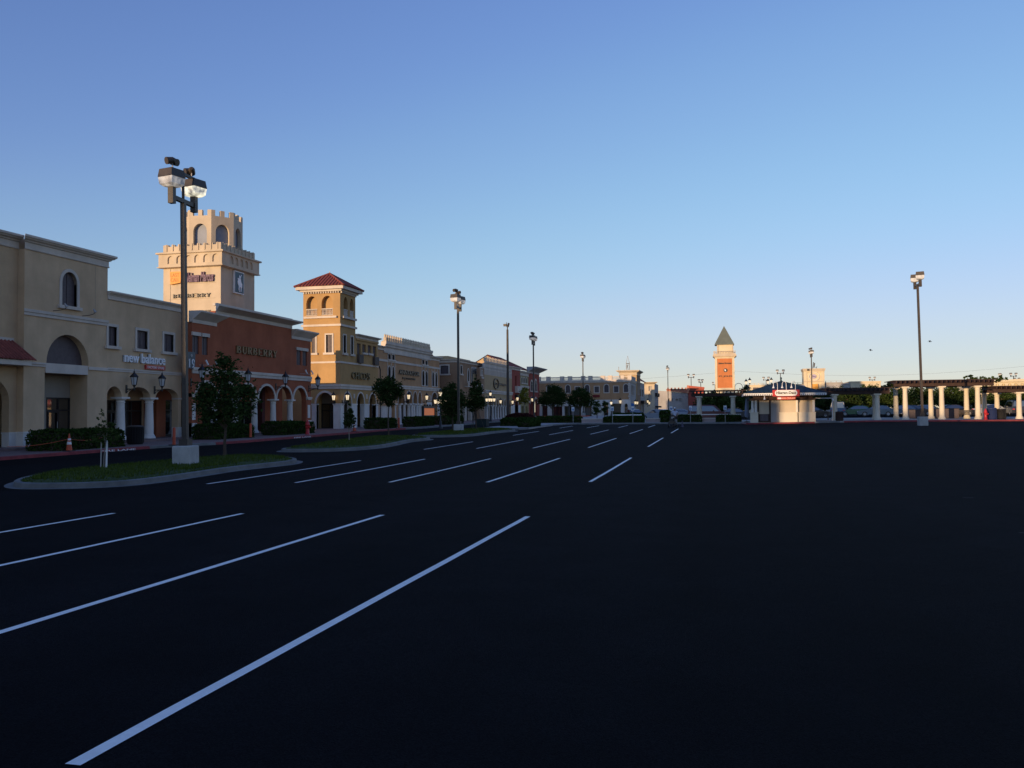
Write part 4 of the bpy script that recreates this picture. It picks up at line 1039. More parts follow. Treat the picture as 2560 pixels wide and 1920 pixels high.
Y=178; K=FY(Y)
T=thing('tower_block','square orange tan block with pale cornice lit by the sun behind the balustrade','building',(-18.5,181,1.3))
wallp(T,K,rect(-20.4,-16.9,1,9.7),[],SAND,.4)
KK=FX(-16.88)
wallp(T,KK,rect(178.41,186,1,9.7),[win(T,KK,u,u+.9,5.5,8.0,.1,False) for u in (180,183)],BROWN,.4)
cornice(T,K,-20.4,-16.9,9.4,10.4,.6,1,1,CREAM); cornice(T,KK,178,186,9.4,10.4,.6,1,1,CREAM)
mb=MB(); mb.box(-20.4,-17.3,178.4,186,1,9.8); part(T,'rear_wall',mb,SAND)
mb=MB(); mb.rod((-20.6,178.6,10.3),(-20.6,178.6,11.2),.05); part(T,'vent_pipe',mb,GREYW)
# grey fronts and lit sand block beyond
K2=FX(-17.15)
T=thing('shop_building','grey street front with a red clay roof rising behind the orange tan block','building',(-18,192,1.3))
wallp(T,K2,rect(186.3,199,1,8.2),[win(T,K2,188,190,5.2,6.8,.2,False),win(T,K2,193,195,5.2,6.8,.2,False),rect(188,191,1,3.4),rect(193,197,1,3.4)],GREYW,.4)
mb=MB(); fbox(mb,K2,187,198,1,3.5,-.8,-.6); part(T,'shop_window',mb,GLASS)
mb=MB(); fbox(mb,K2,187.5,198,3.7,4.3,0,.9); part(T,'awning',mb,FRAMED)
mb=MB(); mb.box(-24,-17.6,186.3,199,1,8.2); part(T,'rear_wall',mb,SAND)
mb=MB(); tile_slope(mb,(-24,186.2,8.25),(-15.4,186.2,8.25),(-15.9,199.5,8.26),(-24,199.5,8.26),.6,.1) if False else tile_slope(mb,(-16.75,186.2,8.4),(-16.75,199.2,8.4),(-20.3,199.2,10.8),(-20.3,186.2,10.8),.6,.12); part(T,'tile_roof',mb,TILER)
K3=FY(215.0)
T=thing('shop_building','sunlit sand coloured block with arched blind window and flared cornice','building',(-17,219,1.3))
wallp(T,K3,rect(-18.6,-16.1,1,8.8),[rect(-17.5,-16.65,6.95,8.15),arch(-17.6,-16.75,4.6,5.9,6.3)],CREAM,.4)
mb=MB(); fbox(mb,K3,-17.8,-16.5,4.5,8.3,-.6,-.42); part(T,'blind_window',mb,OLIVE)
crown(T,K3,-18.6,-16.1,8.35,8.6,9.15,.85,0,1,CREAM)
mb=MB(); mb.box(-18.6,-16.1,215.4,228,1,8.8); part(T,'rear_wall',mb,GREYW)
K4=FX(-16.08)
for u in (217,221,224):
    mb=MB(); fbox(mb,K4,u,u+2,2.9,3.3,0,.9); part(T,'awning',mb,FRAMED); mb=MB(); fbox(mb,K4,u,u+1.6,5.6,6.5,0,.5); part(T,'balcony',mb,FRAMED)

# long salmon building at the end of the street
L_=FY(240.0)
T=thing('shop_building','long low grey and salmon building with small roof battlements at the street end','building',(-12,243,1.3))
wl=[(-13.9+i*.62,-13.55+i*.62) for i in range(3)]
hol=[rect(-14.2,-13.7,4.6,5.4),rect(-13.4,-13.05,4.6,5.4),rect(-12.3,-11.6,4.7,5.3),rect(-11.4,-10.8,4.5,5.4)]
wallp(T,L_,[(-18.5,1),(-9.0,1),(-9.0,6.8),(-14.7,7.4),(-18.5,7.7)],hol,GREYW,.5)
mb=MB(); fbox(mb,L_,-14.5,-10.5,4.4,5.6,-.8,-.6); part(T,'window',mb,SCREEN)
wallp(T,FY(239.7),[(-14.7,7.42),(-9.0,6.82),(-9.0,8.0),(-9.6,8.0),(-14.7,8.0)],[],PINKW,.5,'parapet')
mb=MB()
for i in range(6): fbox(mb,L_,-14.5+i*.95,-14.1+i*.95,8.003,8.35,0,.3)
part(T,'battlements',mb,PINKW)
mb=MB(); fbox(mb,L_,-14.8,-9.6,7.85,7.98,.305,.5); part(T,'band',mb,TILE)
mb=MB(); mb.box(-18.4,-9.1,240.5,260,1,7); part(T,'rear_wall',mb,GREYW)
T=thing('shop_building','dark red end pavilion with a sunlit sloping parapet','building',(-6.8,238,1.3))
M_=FY(236.0)
wallp(T,M_,[(-8.9,1),(-5.0,1),(-4.6,8.0),(-8.7,8.5)],[rect(-8.3,-7,1,3.4),rect(-6.3,-5.4,1.0,3.4)],BRICKRED,.5)
mb=MB(); fpoly(mb,M_,[[(-9.1,6.6),(-8.3,7.6),(-8.5,8.8),(-9.1,8.8)],],.0,.3); part(T,'corner_buttress',mb,PINKW)
mb=MB(); fpoly(mb,M_,[[(-8.6,8.0),(-4.5,7.8),(-4.5,8.25),(-8.6,8.75)]],.02,.4); part(T,'coping',mb,TILER)
mb=MB(); mb.box(-8.8,-5,236.5,255,1,8); part(T,'rear_wall',mb,BRICKRED)

# ------------------------------------------------------------------ castle tower
T=thing('castle_tower','cream castle-like sign tower with battlements and an octagonal top, behind the shops','tower',(-48,75,0))
x0,x1,y0,y1=-51.4,-45.3,72.0,78.0
Cs=FY(y0); Cr=FX(x1)
wallp(T,Cs,rect(x0,x1,0,16.0),[],CREAM,.4); wallp(T,Cr,rect(y0+.41,y1,0,16.0),[],CREAM,.4)
mb=MB(); mb.box(x0,x1-.41,y0+.41,y1,0,16); part(T,'rear_wall',mb,CREAM)
mb=MB(); pts=[]
# corbelled gallery
for F_,a,b in ((Cs,x0,x1),(Cr,y0,y1)):
    nic=[]
    n=7 if F_ is Cs else 6
    for i in range(6 if F_ is Cs else 5):
        c=(a+.95+i*.95+.05) if F_ is Cs else (a+1.28+i*.87)
        nic.append(arch(c-.33,c+.33,16.25,16.68,17.0,8))
    mb=MB(); fpoly(mb,F_,[rect(a-.3 if F_ is Cs else a-.3,b+.32,16.0,17.15)]+nic,.02,.34); part(T,'corbel_gallery',mb,CREAM)
    mb=MB(); fbox(mb,F_,a-.25,b+.3,16.1,17.1,-.05,.015); part(T,'niche_backing',mb,CREAM)
    mb=MB(); mould(mb,F_,a,b,[(.36,17.15),(.52,17.2),(.52,17.34),(.3,17.36)],-.4,1,1); part(T,'string_course',mb,CREAM)
    mb=MB(); mould(mb,F_,a,b,[(.2,15.86),(.42,15.92),(.42,16.0)],-.1,1,1); part(T,'string_course',mb,CREAM)
    mb=MB()
    nm=9
    fbox(mb,F_,a,b,17.36,17.95,-.3,0)
    for i in range(nm):
        c=a+(b-a)*(i+.5)/nm
        fbox(mb,F_,c-.16,c+.16,17.951,18.12,-.3,0); fbox(mb,F_,c-.05,c+.05,17.5,18.15,.002,.08)
    part(T,'battlements',mb,CREAM)
mb=MB(); mb.box(x0-.2,x1+.2,y0-.2,y1+.2,16.01,17.1); mb.box(x0,x1,y1-.3,y1,17.36,18.1); mb.box(x0,x0+.3,y0,y1,17.36,18.1); part(T,'gallery_core',mb,CREAM)
mb=MB(); mb.box(x0-.02,x0+.4,y0-.02,y0+.4,17.3,18.12); mb.box(x1-.4,x1+.02,y0-.02,y0+.4,17.3,18.12); mb.box(x1-.4,x1+.02,y1-.4,y1+.02,17.3,18.12); mb.box(x0+.3,x1-.3,y0+.3,y1-.3,17.1,17.4); part(T,'corner_merlon',mb,CREAM)
# octagonal top
oc=(-48.15,75.0); ro=2.85; rt=[]
for k in range(8):
    a0=PI/8+.15+k*PI/4; p=(oc[0]+ro*math.cos(a0),oc[1]+ro*math.sin(a0)); a1=a0+PI/4; q=(oc[0]+ro*math.cos(a1),oc[1]+ro*math.sin(a1))
    L=math.hypot(q[0]-p[0],q[1]-p[1]); F_=Fr(p[0],p[1],q[0]-p[0],q[1]-p[1])
    wallp(T,F_,rect(0,L,17.2,20.85),[arch(L/2-.66,L/2+.66,17.4,19.35,20.1,10)],CREAM,.35)
    for c in (.18,L/2,L-.18):
        mb=MB(); fbox(mb,F_,max(0,c-.2),min(L,c+.2),20.853,21.4,-.3,0); part(T,'merlon',mb,CREAM)
mb=MB(); mb.lathe([(ro-.42,17.2),(ro-.42,20.6)],(oc[0],oc[1],0),8,False,PI/8+.15); part(T,'inner_screen',mb,mat('blue grey screen',(.24,.27,.33),.5,.1))
mb=MB(); mb.lathe([(ro-.4,20.605),(ro-.4,20.74)],(oc[0],oc[1],0),8,False,PI/8+.15); part(T,'roof',mb,ROOFG)
mb=MB(); 
for z in (14.35,12.9): fbox(mb,Cs,x0+.6,x1-.5,z-.01,z+.01,.0,.012)
fbox(mb,Cs,x0+.75,x0+.79,11,15.85,0,.02); part(T,'panel_joints',mb,SHADE)
t=thing('tower_sign','orange square with two thin words next to a plum script word on the castle tower','sign',Cs.P(-48.5,14.9,0))
mb=MB(); fpoly(mb,Cs,[[(-50.45,14.3),(-49.35,14.45),(-49.3,15.5),(-50.5,15.52)]],.02,.3); part(t,'orange_square',mb,mat('orange sign',(.75,.33,.06),.5,.05))
mb=MB(); text(mb,Cs,'LAST',-50.4,-49.5,15.0,15.36,.302,.32,0,-.005); text(mb,Cs,'CALL',-50.4,-49.5,14.55,14.9,.302,.32,0,-.005); part(t,'thin_lettering',mb,mat('brown orange',(.55,.20,.05),.5,0))
mb=MB(); text(mb,Cs,'Neiman Marcus',-48.95,-45.95,14.45,15.4,.05,.2,.25,.03); part(t,'script_lettering',mb,LETP)
mb=MB(); serif_word(mb,Cs,'BURBERRY',-50.35,-46.3,13.02,13.38,.02,.14); t=solo('tower_sign','small dark serif capitals under the plum script on the castle tower','sign',mb,LETD,Cs.P(-48.3,13.2,0))
mb=MB(); text(mb,Cs,'BOSS',-47.7,-46.35,11.45,11.8,.02,.12,0,.03); t=solo('tower_sign','dark letters just above the roof line at the foot of the castle tower','sign',mb,LETD,Cs.P(-47,11.6,0))
t=thing('tower_sign','dark blue plaque with a white mounted rider on the shaded side of the castle tower','sign',Cr.P(74.9,14.7,0))
mb=MB(); fbox(mb,Cr,74.03,75.72,13.62,15.78,.02,.2); part(t,'border',mb,WHITEP)
mb=MB(); fbox(mb,Cr,74.13,75.62,13.72,15.68,.05,.22); part(t,'panel',mb,NAVY)
rider=[(-.22,-.78),(-.16,-.3),(-.3,-.1),(-.36,.12),(-.28,.3),(-.36,.36),(-.3,.5),(-.16,.44),(-.1,.34),(-.06,.5),(-.1,.66),(-.02,.78),(.08,.72),(.06,.58),(.28,.86),(.33,.83),(.14,.5),(.2,.3),(.26,.08),(.4,-.02),(.42,-.4),(.34,-.3),(.3,-.45),(.28,-.8),(.2,-.8),(.17,-.4),(.05,-.32),(.0,-.45),(.06,-.85),(-.04,-.85),(-.08,-.4)]
mb=MB(); fpoly(mb,Cr,[[(74.88+a*1.05,14.66+b*1.0) for a,b in rider]],.222,.25); part(t,'rider_emblem',mb,LETW)
# ------------------------------------------------------------------ orange sign tower
T=thing('sign_tower','tall orange and cream square sign tower with a steep green pyramid roof','tower',(.5,151.6,1.3))
O=FY(150.0); x0,x1=-1.09,2.09; OR=FX(x1)
mb=MB(); mb.box(x0+.02,x1-.02,150.02,153.2,1,11); part(T,'rear_wall',mb,CREAM)
mb=MB(); o=rect(x0,x1,1.2,10.95); fpoly(mb,O,[o,rect(-.72,1.72,5.8,10.75)],-.02,.1); part(T,'frame',mb,YCREAM)
mb=MB(); fbox(mb,O,-.72,1.72,5.8,10.75,-.01,.03); part(T,'sign_panel',mb,ORANGE)
mb=MB(); mb.box(-1.25,2.25,149.8,153.4,10.95,11.1); mb.box(-1.42,2.44,149.62,153.6,11.103,11.4); mb.box(-1.3,2.3,149.75,153.45,11.403,11.6); part(T,'cornice',mb,CREAM)
mb=MB()
for y in (149.8,153.4):
    mb.box(-1.25,2.25,y-.05,y+.05,11.95,12.02)
    for i in range(14): mb.box(-1.2+i*.26,-1.11+i*.26,y-.04,y+.04,11.6,11.95)
for x in (-1.25,2.25): 
    mb.box(x-.05,x+.05,149.8,153.4,11.95,12.02)
    for i in range(13): mb.box(x-.04,x+.04,149.95+i*.26,150.04+i*.26,11.6,11.95)
part(T,'balustrade',mb,CREAM)
mb=MB(); mb.box(-.66,1.9,150.35,152.85,11.6,13.1); part(T,'upper_stage',mb,YCREAM)
mb=MB(); mb.box(-.72,-.5,150.28,152.9,11.6,13.08); mb.box(1.74,1.96,150.28,152.9,11.6,13.08); part(T,'corner_pilaster',mb,CREAM)
mb=MB(); mb.lathe([(1.6*1.4142,0),(1.6*1.4142,.08),(.01,3.28)],(.5,151.6,13.1),4,False,PI/4); part(T,'pyramid_roof',mb,SLATE)
mb=MB(); text(mb,O,'Salvatore Ferragamo',-.58,1.6,9.72,10.12,.04,.1,.35,.02); solo('tower_sign','dark slanted script at the top of the orange sign tower panel','sign',mb,LETD,O.P(.5,9.9,0))
mb=MB(); text(mb,O,'ST. JOHN',-.53,1.66,7.58,7.9,.04,.1,0,.03); solo('tower_sign','dark capitals in the lower half of the orange sign tower panel','sign',mb,LETD,O.P(.5,7.7,0))
t=thing('tower_sign','round dark medallion with a pale figure on the orange sign tower','sign',O.P(.63,8.77,0))
mb=MB(); fpoly(mb,O,[[(.63+.34*math.cos(v),8.77+.32*math.sin(v)) for v in [2*PI*i/24 for i in range(24)]]],.03,.09); part(t,'disc',mb,LETD)
mb=MB(); fpoly(mb,O,[[(.55,8.62),(.45,8.75),(.5,8.92),(.58,8.95),(.62,8.85),(.68,8.95),(.66,8.75),(.74,8.62)]],.091,.11); part(t,'figure',mb,LETW)

# ------------------------------------------------------------------ ice cream kiosk
kz=.80; Kf=FY(91.0)
T=thing('kiosk','small pale kiosk with a dark blue hipped roof, white dentil eaves and closed serving hatches','kiosk',(5.8,93.6,kz))
kx0,kx1,ky1=2.75,8.95,96.6
mb=MB(); mb.box(kx0+.55,kx1-.05,91.25,ky1,kz-.2,3.15); part(T,'rear_wall',mb,CREAM)
mb=MB(); fbox(mb,Kf,4.75,5.6,kz,3.0,-.25,-.2); part(T,'shutter',mb,GREYW)
mb=MB(); fbox(mb,Kf,5.66,7.2,1.72,3.02,-.25,-.06); part(T,'shutter',mb,CREAM)
mb=MB(); fbox(mb,Kf,7.46,8.82,1.72,2.75,-.25,-.06); part(T,'shutter',mb,CREAM)
mb=MB(); fbox(mb,Kf,5.55,7.28,kz-.1,1.715,-.3,.18); fbox(mb,Kf,5.5,7.32,1.717,1.78,-.3,.23); part(T,'counter_base',mb,PCOL)
mb=MB(); fbox(mb,Kf,7.38,8.98,kz-.1,1.715,-.3,.18); fbox(mb,Kf,7.34,9.02,1.717,1.78,-.3,.23); part(T,'counter_base',mb,PCOL)
for a,b in ((2.75,3.5),):
    mb=MB(); fbox(mb,Kf,a,b,kz-.1,1.715,-.6,.12); fbox(mb,Kf,a-.04,b+.04,1.717,1.8,-.6,.16); part(T,'counter_base',mb,PCOL)
for u in (2.85,3.18,7.16,8.72):
    mb=MB(); fbox(mb,Kf,u,u+.22,1.8,3.0,-.25,.03); part(T,'pilaster',mb,WHITE)
mb=MB(); fbox(mb,Kf,7.335,7.43,kz-.1,3.0,-.3,.05); part(T,'downpipe',mb,METAL)
mb=MB(); fbox(mb,Kf,3.5,4.75,kz,3.05,-.3,-.2); fbox(mb,Kf,3.5,3.6,kz,3.05,-.19,.02); fbox(mb,Kf,4.6,4.7,kz,3.05,-.19,.02); part(T,'door_frame',mb,WOOD)
mb=MB(); fbox(mb,Kf,3.62,4.58,1.62,2.98,-.19,-.12); d_=part(T,'door',mb,CREAM)
mb=MB(); fbox(mb,Kf,3.7,4.5,kz+.12,1.6,-.19,-.12); part(d_,'lower_panel',mb,SCREEN)
mb=MB(); mb.box(kx0-.1,kx1+.1,90.8,ky1,3.0,3.18); part(T,'wood_beam',mb,WOOD)
mb=MB(); mb.box(kx0+.3,kx1-.2,90.95,ky1-.1,3.18,3.42); part(T,'beam',mb,WOOD)
ex0,ex1,ey0,ey1=2.1,9.95,89.9,97.6
mb=MB(); mb.box(ex0,ex1,ey0,ey1,3.44,3.5); part(T,'soffit',mb,WOOD)
mb=MB()
mb.box(ex0,ex1,ey0-.02,ey0+.06,3.60,3.70); mb.box(ex0-.02,ex0+.06,ey0+.06,ey1,3.60,3.70); mb.box(ex1-.06,ex1+.02,ey0+.06,ey1,3.60,3.70)
n=44
for i in range(n):
    u=ex0+(ex1-ex0)*(i+.5)/n; mb.box(u-.055,u+.055,ey0-.02,ey0+.05,3.46,3.599)
for i in range(40):
    y=ey0+.1+(ey1-ey0-.2)*i/39; mb.box(ex0-.02,ex0+.05,y-.05,y+.05,3.46,3.599); mb.box(ex1-.05,ex1+.02,y-.05,y+.05,3.46,3.599)
part(T,'dentil_eaves',mb,WHITEP)
mb=MB(); mb.box(ex0+.07,ex1-.07,ey0+.07,ey1-.07,3.503,3.68); part(T,'fascia',mb,BLUEROOF)
ap=(5.95,93.75,5.0)
mb=MB(); cs=[(ex0-.05,ey0-.05),(ex1+.05,ey0-.05),(ex1+.05,ey1+.05),(ex0-.05,ey1+.05)]
for i in range(4):
    a=Vector((*cs[i],3.702)); b=Vector((*cs[(i+1)%4],3.702)); c=Vector(ap)
    mb.add([a,b,c],[(0,1,2)])
    for k in range(1,16):
        t=k/16; s0=a.lerp(b,t); kk=1-abs(2*t-1); s1=s0+(c-(a+b)/2)*kk; mb.rod(s0+Vector((0,0,.015)),s1+Vector((0,0,.015)),.016,n=4,sm=False)
    mb.rod(a,c,.04,n=6)
part(T,'hip_roof',mb,BLUEROOF)
mb=MB(); mb.lathe([(.06,0),(.1,.1),(.05,.22),(.12,.32),(.03,.45)],(ap[0],ap[1],4.97),8); part(T,'finial',mb,BLUEROOF)
mb=MB(); mb.lathe([(.5,0),(.5,.25),(.38,.45),(.18,.55)],(8.0,94.6,4.05),10); part(T,'roof_vent',mb,GREYW)
# sign and gooseneck lamps
t=thing('shop_sign','large red and white oval sign on the front eave of the kiosk','sign',(6.2,89.7,3.7))
KS=FY(89.85)
mb=MB(); fbox(mb,KS,4.86,7.42,3.36,4.0,.02,.2); part(t,'red_panel',mb,REDM)
def stad(a,b,c,d):
    r=(d-c)/2; cy=(c+d)/2
    return [(b-r+r*math.cos(v),cy+r*math.sin(v)) for v in [-PI/2+PI*i/10 for i in range(11)]]+[(a+r+r*math.cos(v),cy+r*math.sin(v)) for v in [PI/2+PI*i/10 for i in range(11)]]
mb=MB(); fpoly(mb,KS,[stad(5.08,7.2,3.4,3.98)],.2,.26); part(t,'white_oval',mb,WHITEP)
mb=MB(); text(mb,KS,'Häagen-Dazs',5.22,7.08,3.5,3.86,.262,.29,0,.018); part(t,'lettering',mb,LETD)
t=thing('shop_sign','small red sign with a white oval and pale words hanging under the large oval sign','sign',(6.2,89.8,3.2))
mb=MB(); fbox(mb,KS,5.28,7.04,3.04,3.3,.06,.16); part(t,'panel',mb,REDORG)
mb=MB(); fpoly(mb,KS,[stad(5.33,5.7,3.09,3.25)],.162,.18); part(t,'white_oval',mb,WHITEP)
mb=MB(); text(mb,KS,'ICE CREAM',5.78,6.95,3.09,3.24,.162,.18); part(t,'lettering',mb,mat('pink letters',(.9,.55,.5),.5,0))
for i,u in enumerate((4.95,5.78,6.65)):
    t=thing('gooseneck_light','white gooseneck lamp over the kiosk sign, '+('leftmost','middle','rightmost')[i]+' of three','lamp',KS.P(u+.2,4.0,0),'white gooseneck lamps over the kiosk sign')
    mb=MB(); pts=[KS.P(u+.4,4.0,.05),KS.P(u+.4,4.5,.05)]+[KS.P(u+.2+.2*math.cos(v),4.55+.28*math.sin(v),.05+.3*(v/PI)) for v in [PI*j/8 for j in range(9)]]+[KS.P(u,4.42,.36)]
    mb.tube(pts,.028,6); part(t,'arm',mb,WHITEP)
    c=KS.P(u,4.18,.36); mb=MB(); mb.lathe([(.13,0),(.11,.06),(.05,.16),(.035,.28)],c,10); part(t,'shade',mb,WHITEP)
t=thing('wall_lamp','small white lamp hanging from the left side of the kiosk eave','lamp',(4.1,89.9,3.2))
mb=MB(); mb.rod((4.1,89.95,3.45),(4.1,89.95,3.3),.03); mb.lathe([(.09,-.14),(.07,0),(.03,.12)],(4.1,89.95,3.2),8); part(t,'shade',mb,WHITEP)
t=thing('parasol','closed grey blue parasol standing left of the kiosk','parasol',(2.45,93.5,.8))
mb=MB(); mb.rod((2.45,93.5,.8),(2.45,93.5,3.5),.03); mb.lathe([(.28,0),(.3,.05),(.05,.1)],(2.45,93.5,.78),10); part(t,'pole',mb,METAL)
mb=MB(); mb.lathe([(.16,1.3),(.22,1.5),(.17,2.4),(.05,3.4)],(2.45,93.5,0),9,False); part(t,'canopy',mb,mat('grey blue canvas',(.22,.25,.33),.9,.1))

# ------------------------------------------------------------------ pergolas
def pergola(label,cols,beams,zt,x0,x1,y0,y1,step,h=.32,vine=False,rot=0):
    """cols: (x,y); beams run along x at y0,y1; joists across"""
    t=thing('pergola',label,'pergola',((x0+x1)/2,(y0+y1)/2,g((x0+x1)/2,y0)+.13))
    for x,y in cols: column(t,x,y,g(x,y)+.12,zt-.12,.25,PCOL)
    mb=MB()
    for y in beams: mb.box(x0,x1,y-.09,y+.09,zt-.12,zt+.22)
    part(t,'beam',mb,WOOD) if len(beams)==1 else None
    if len(beams)>1:
        for y in beams:
            mb=MB(); mb.box(x0,x1,y-.2,y-.08,zt-.12,zt+.2); mb.box(x0,x1,y+.08,y+.2,zt-.12,zt+.2); part(t,'beam',mb,WOOD)
    mb=MB(); n=int((x1-x0)/step)
    for i in range(n+1):
        x=x0+.15+(x1-x0-.3)*i/n; mb.box(x-.05,x+.05,y0-.7,y1+.7,zt+.203,zt+.203+h*.75)
    part(t,'rafters',mb,WOOD)
    mb=MB(); n2=int((y1-y0+1.2)/.5)
    for i in range(n2+1):
        y=y0-.6+(y1-y0+1.2)*i/n2; mb.box(x0-.2,x1+.2,y-.03,y+.03,zt+.206+h*.75,zt+.28+h*.75)
    part(t,'slats',mb,WOOD)
    return t
pergola('small dark timber pergola on two pale columns left of the kiosk',[(-2.5,98),(1.15,98),(-2.5,101),(1.15,101)],[98,101],3.72,-3.3,2.3,98,101,.42)
pergola('low dark timber pergola between the kiosk and the tall pergola',[(11.3,95),(15.4,95),(11.7,99),(15.8,99)],[95,99],3.72,10.2,16.6,95,99,.45)
pergola('tallest dark timber pergola with bright round columns behind the lone lamp post',[(18.05,95),(21.45,95),(24.75,95),(17.8,98.5),(21.2,98.5),(24.6,98.5)],[95,98.5],4.4,17.0,26.2,95,98.5,.42)
pergola('low dark timber pergola at the right edge',[(28.6,95.5),(32,95.5),(26.4,99),(27.6,99),(32,99)],[95.5,99],3.72,26.3,34,95.5,99,.45)

# ------------------------------------------------------------------ buildings beyond the pergolas
T=thing('clock_tower','square cream tower with a round emblem and a tilted orange square','tower',(21.6,222,1.4))
W=FY(220.0); x0,x1=19.2,23.95
mb=MB(); mb.box(x0+.02,x1-.02,220.05,224.7,1,11.5); part(T,'rear_wall',mb,YCREAM)
mb=MB(); o=rect(x0,x1,1,11.3); fpoly(mb,W,[o,rect(x0+.75,x1-.75,7.2,11.0)],-.04,.15); part(T,'frame',mb,YCREAM)
mb=MB(); mb.box(x0-.1,x1+.1,219.7,225,11.303,11.6); mb.box(x0-.2,x1+.2,219.6,225.1,11.603,11.95); part(T,'cornice',mb,CREAM)
mb=MB(); fbox(mb,W,x0,x1,8.75,8.95,.152,.22); part(T,'band',mb,CREAM)
mb=MB(); fpoly(mb,W,[[(21.6+1.25*math.cos(v),10.05+1.05*math.sin(v)) for v in [2*PI*i/28 for i in range(28)]],[(21.6+1.1*math.cos(v),10.05+.92*math.sin(v)) for v in [2*PI*i/28 for i in range(28)]]],.0,.2); part(T,'emblem_ring',mb,WHITE)
mb=MB(); fpoly(mb,W,[[(21.5+.62*math.cos(v),10.05+.55*math.sin(v)) for v in [2*PI*i/20 for i in range(20)]]],.0,.1); part(T,'emblem_disc',mb,mat('lilac grey disc',(.45,.40,.50),.7))
mb=MB(); fpoly(mb,W,[[(21.05,10.15),(21.1,10.25),(22.0,9.95),(21.95,9.82)]],.101,.16); part(T,'emblem_word',mb,LETP)
mb=MB(); fpoly(mb,W,[[(21.1,7.1),(22.55,7.0),(22.35,8.25),(21.0,8.2)]],.0,.5); part(T,'orange_square',mb,mat('orange square sign',(.78,.36,.06),.5,.05))
mb=MB(); mb.rod((21.5,222,11.95),(21.7,222,13.6),.09); mb.rod((22.3,222,11.95),(22.5,222,12.6),.05); mb.rod((21.6,222,12.3),(22.4,222,12.3),.04); mb.cbox((21.9,222,12.9),(.25,.2,1.0),0,.15); part(T,'antenna',mb,METAL)
mb=MB(); mb.cbox((20.2,219.5,11.65),(.45,.3,.45)); part(T,'floodlight',mb,METAL)
def low(label,x0,x1,z,y,m,dent=True,extra=None,depth=14):
    T=thing('shop_building',label,'building',((x0+x1)/2,y+3,1.4))
    mb=MB(); mb.box(x0,x1,y,y+depth,1,z-.3); part(T,'wall',mb,m)
    mb=MB(); mb.box(x0-.1,x1+.1,y-.12,y+depth,z-.297,z); part(T,'parapet',mb,m)
    if dent:
        mb=MB(); n=int((x1-x0)/1.0)
        for i in range(n+1):
            x=x0+.1+(x1-x0-.3)*i/n; mb.box(x-.06,x+.06,y-.14,y,z+.001,z+.28)
        mb.box(x0,x1,y-.12,y-.05,z+.281,z+.34); part(T,'roof_rail',mb,m)
    return T
t=low('cream flat roofed building behind the left slope of the kiosk roof',6.6,19.1,8.3,221,YCREAM)
mb=MB(); mb.box(7.4,8.9,220.8,220.99,5.5,7.6); part(t,'window',mb,SCREEN)
low('grey flat roofed building with a dark rail right of the cream tower',24.2,28.1,8.6,221,GREYW)
low('lower grey flat roofed building next to the dark rail building',28.11,29.9,8.35,221.2,GREYW,False)
low('broad cream flat roofed building above the low pergola',29.92,36.7,8.75,221,YCREAM,False)
T=thing('shop_building','large yellow cream building with small windows behind the right pergola','building',(52,175,1.4))
Z=FY(170)
hol=[rect(46.3+i*1.0,46.75+i*1.0,5.6,6.35) for i in range(24)]
wallp(T,Z,[(44,1),(72,1),(72,7.9),(48,7.05),(44,6.8)],hol,YCREAM,.4)
mb=MB(); fbox(mb,Z,44,72,5.4,6.5,-.8,-.6); part(T,'window',mb,OLIVE)
mb=MB(); mould(mb,Z,44,72,[(.1,6.62),(.25,6.7),(.25,6.78)],-.05); part(T,'band',mb,YCREAM)
mb=MB(); mb.box(44.1,72,170.5,185,1,6.7); part(T,'rear_wall',mb,YCREAM)
T=thing('shop_building','small peach house front with a dark arch seen under the low pergola','building',(21,150,1.4))
mb=MB(); fpoly(mb,FY(150),[[(18.6,1),(22.6,1),(22.6,2.6),(21.6,3.2),(19.6,3.4),(18.6,2.9)],arch(19.4,21.6,1.1,1.6,2.5)],-.4,0); part(T,'wall',mb,SAND)
mb=MB(); mb.box(19,22,150.5,151,1,2.6); part(T,'dark_doorway',mb,SCREEN)

# ------------------------------------------------------------------ unseen stand-in for the row behind the camera, heights and gaps shaped to shade the lot
T=thing('shade_block','long stepped stand-in for the unseen row behind the camera, heights shaped for its shadow over the lot','building',(-46,-60,0))
for a,b,h in ((1.0,23.9,12.5),(-7.6,.95,9.2),(-15.2,-7.65,8.8),(-21.4,-15.25,6.2),(-22.2,-21.45,13.0),(-24.2,-22.25,6.2),(-36,-24.25,13.0),(-88,-36.05,9.0),(-170,-88.05,11.0)):
    mb=MB(); mb.box(-40.6,-40,a,b,-.3,h); part(T,'wall',mb,TAN); mb=MB(); mb.box(-40.65,-39.95,a,b,h+.002,h+.05); part(T,'roof',mb,ROOFG)
mb=MB(); mb.box(-58,-40.62,-170,23,-.3,5.0); part(T,'rear_wall',mb,TAN)

T=thing('reflection_wing','long cream wing added on the right, outside the view, for the shop windows to mirror','building',(78,80,1))  # unseen wing, put in so the shop glass has sunlit walls to reflect
for a,b,h,m in ((0,30,9,CREAM),(30.1,55,11,SAND),(55.1,85,8.5,YCREAM),(85.1,120,10,CREAM)):
    mb=MB(); mb.box(78,92,a,b,-.2,h); part(T,'wall',mb,m)
    mb=MB()
    for k in range(int((b-a)/4)): fbox(mb,Fr(78,0,0,-1),-(a+k*4+3),-(a+k*4+1),0.5,4,.01,.05)
    part(T,'shop_window',mb,SCREEN)
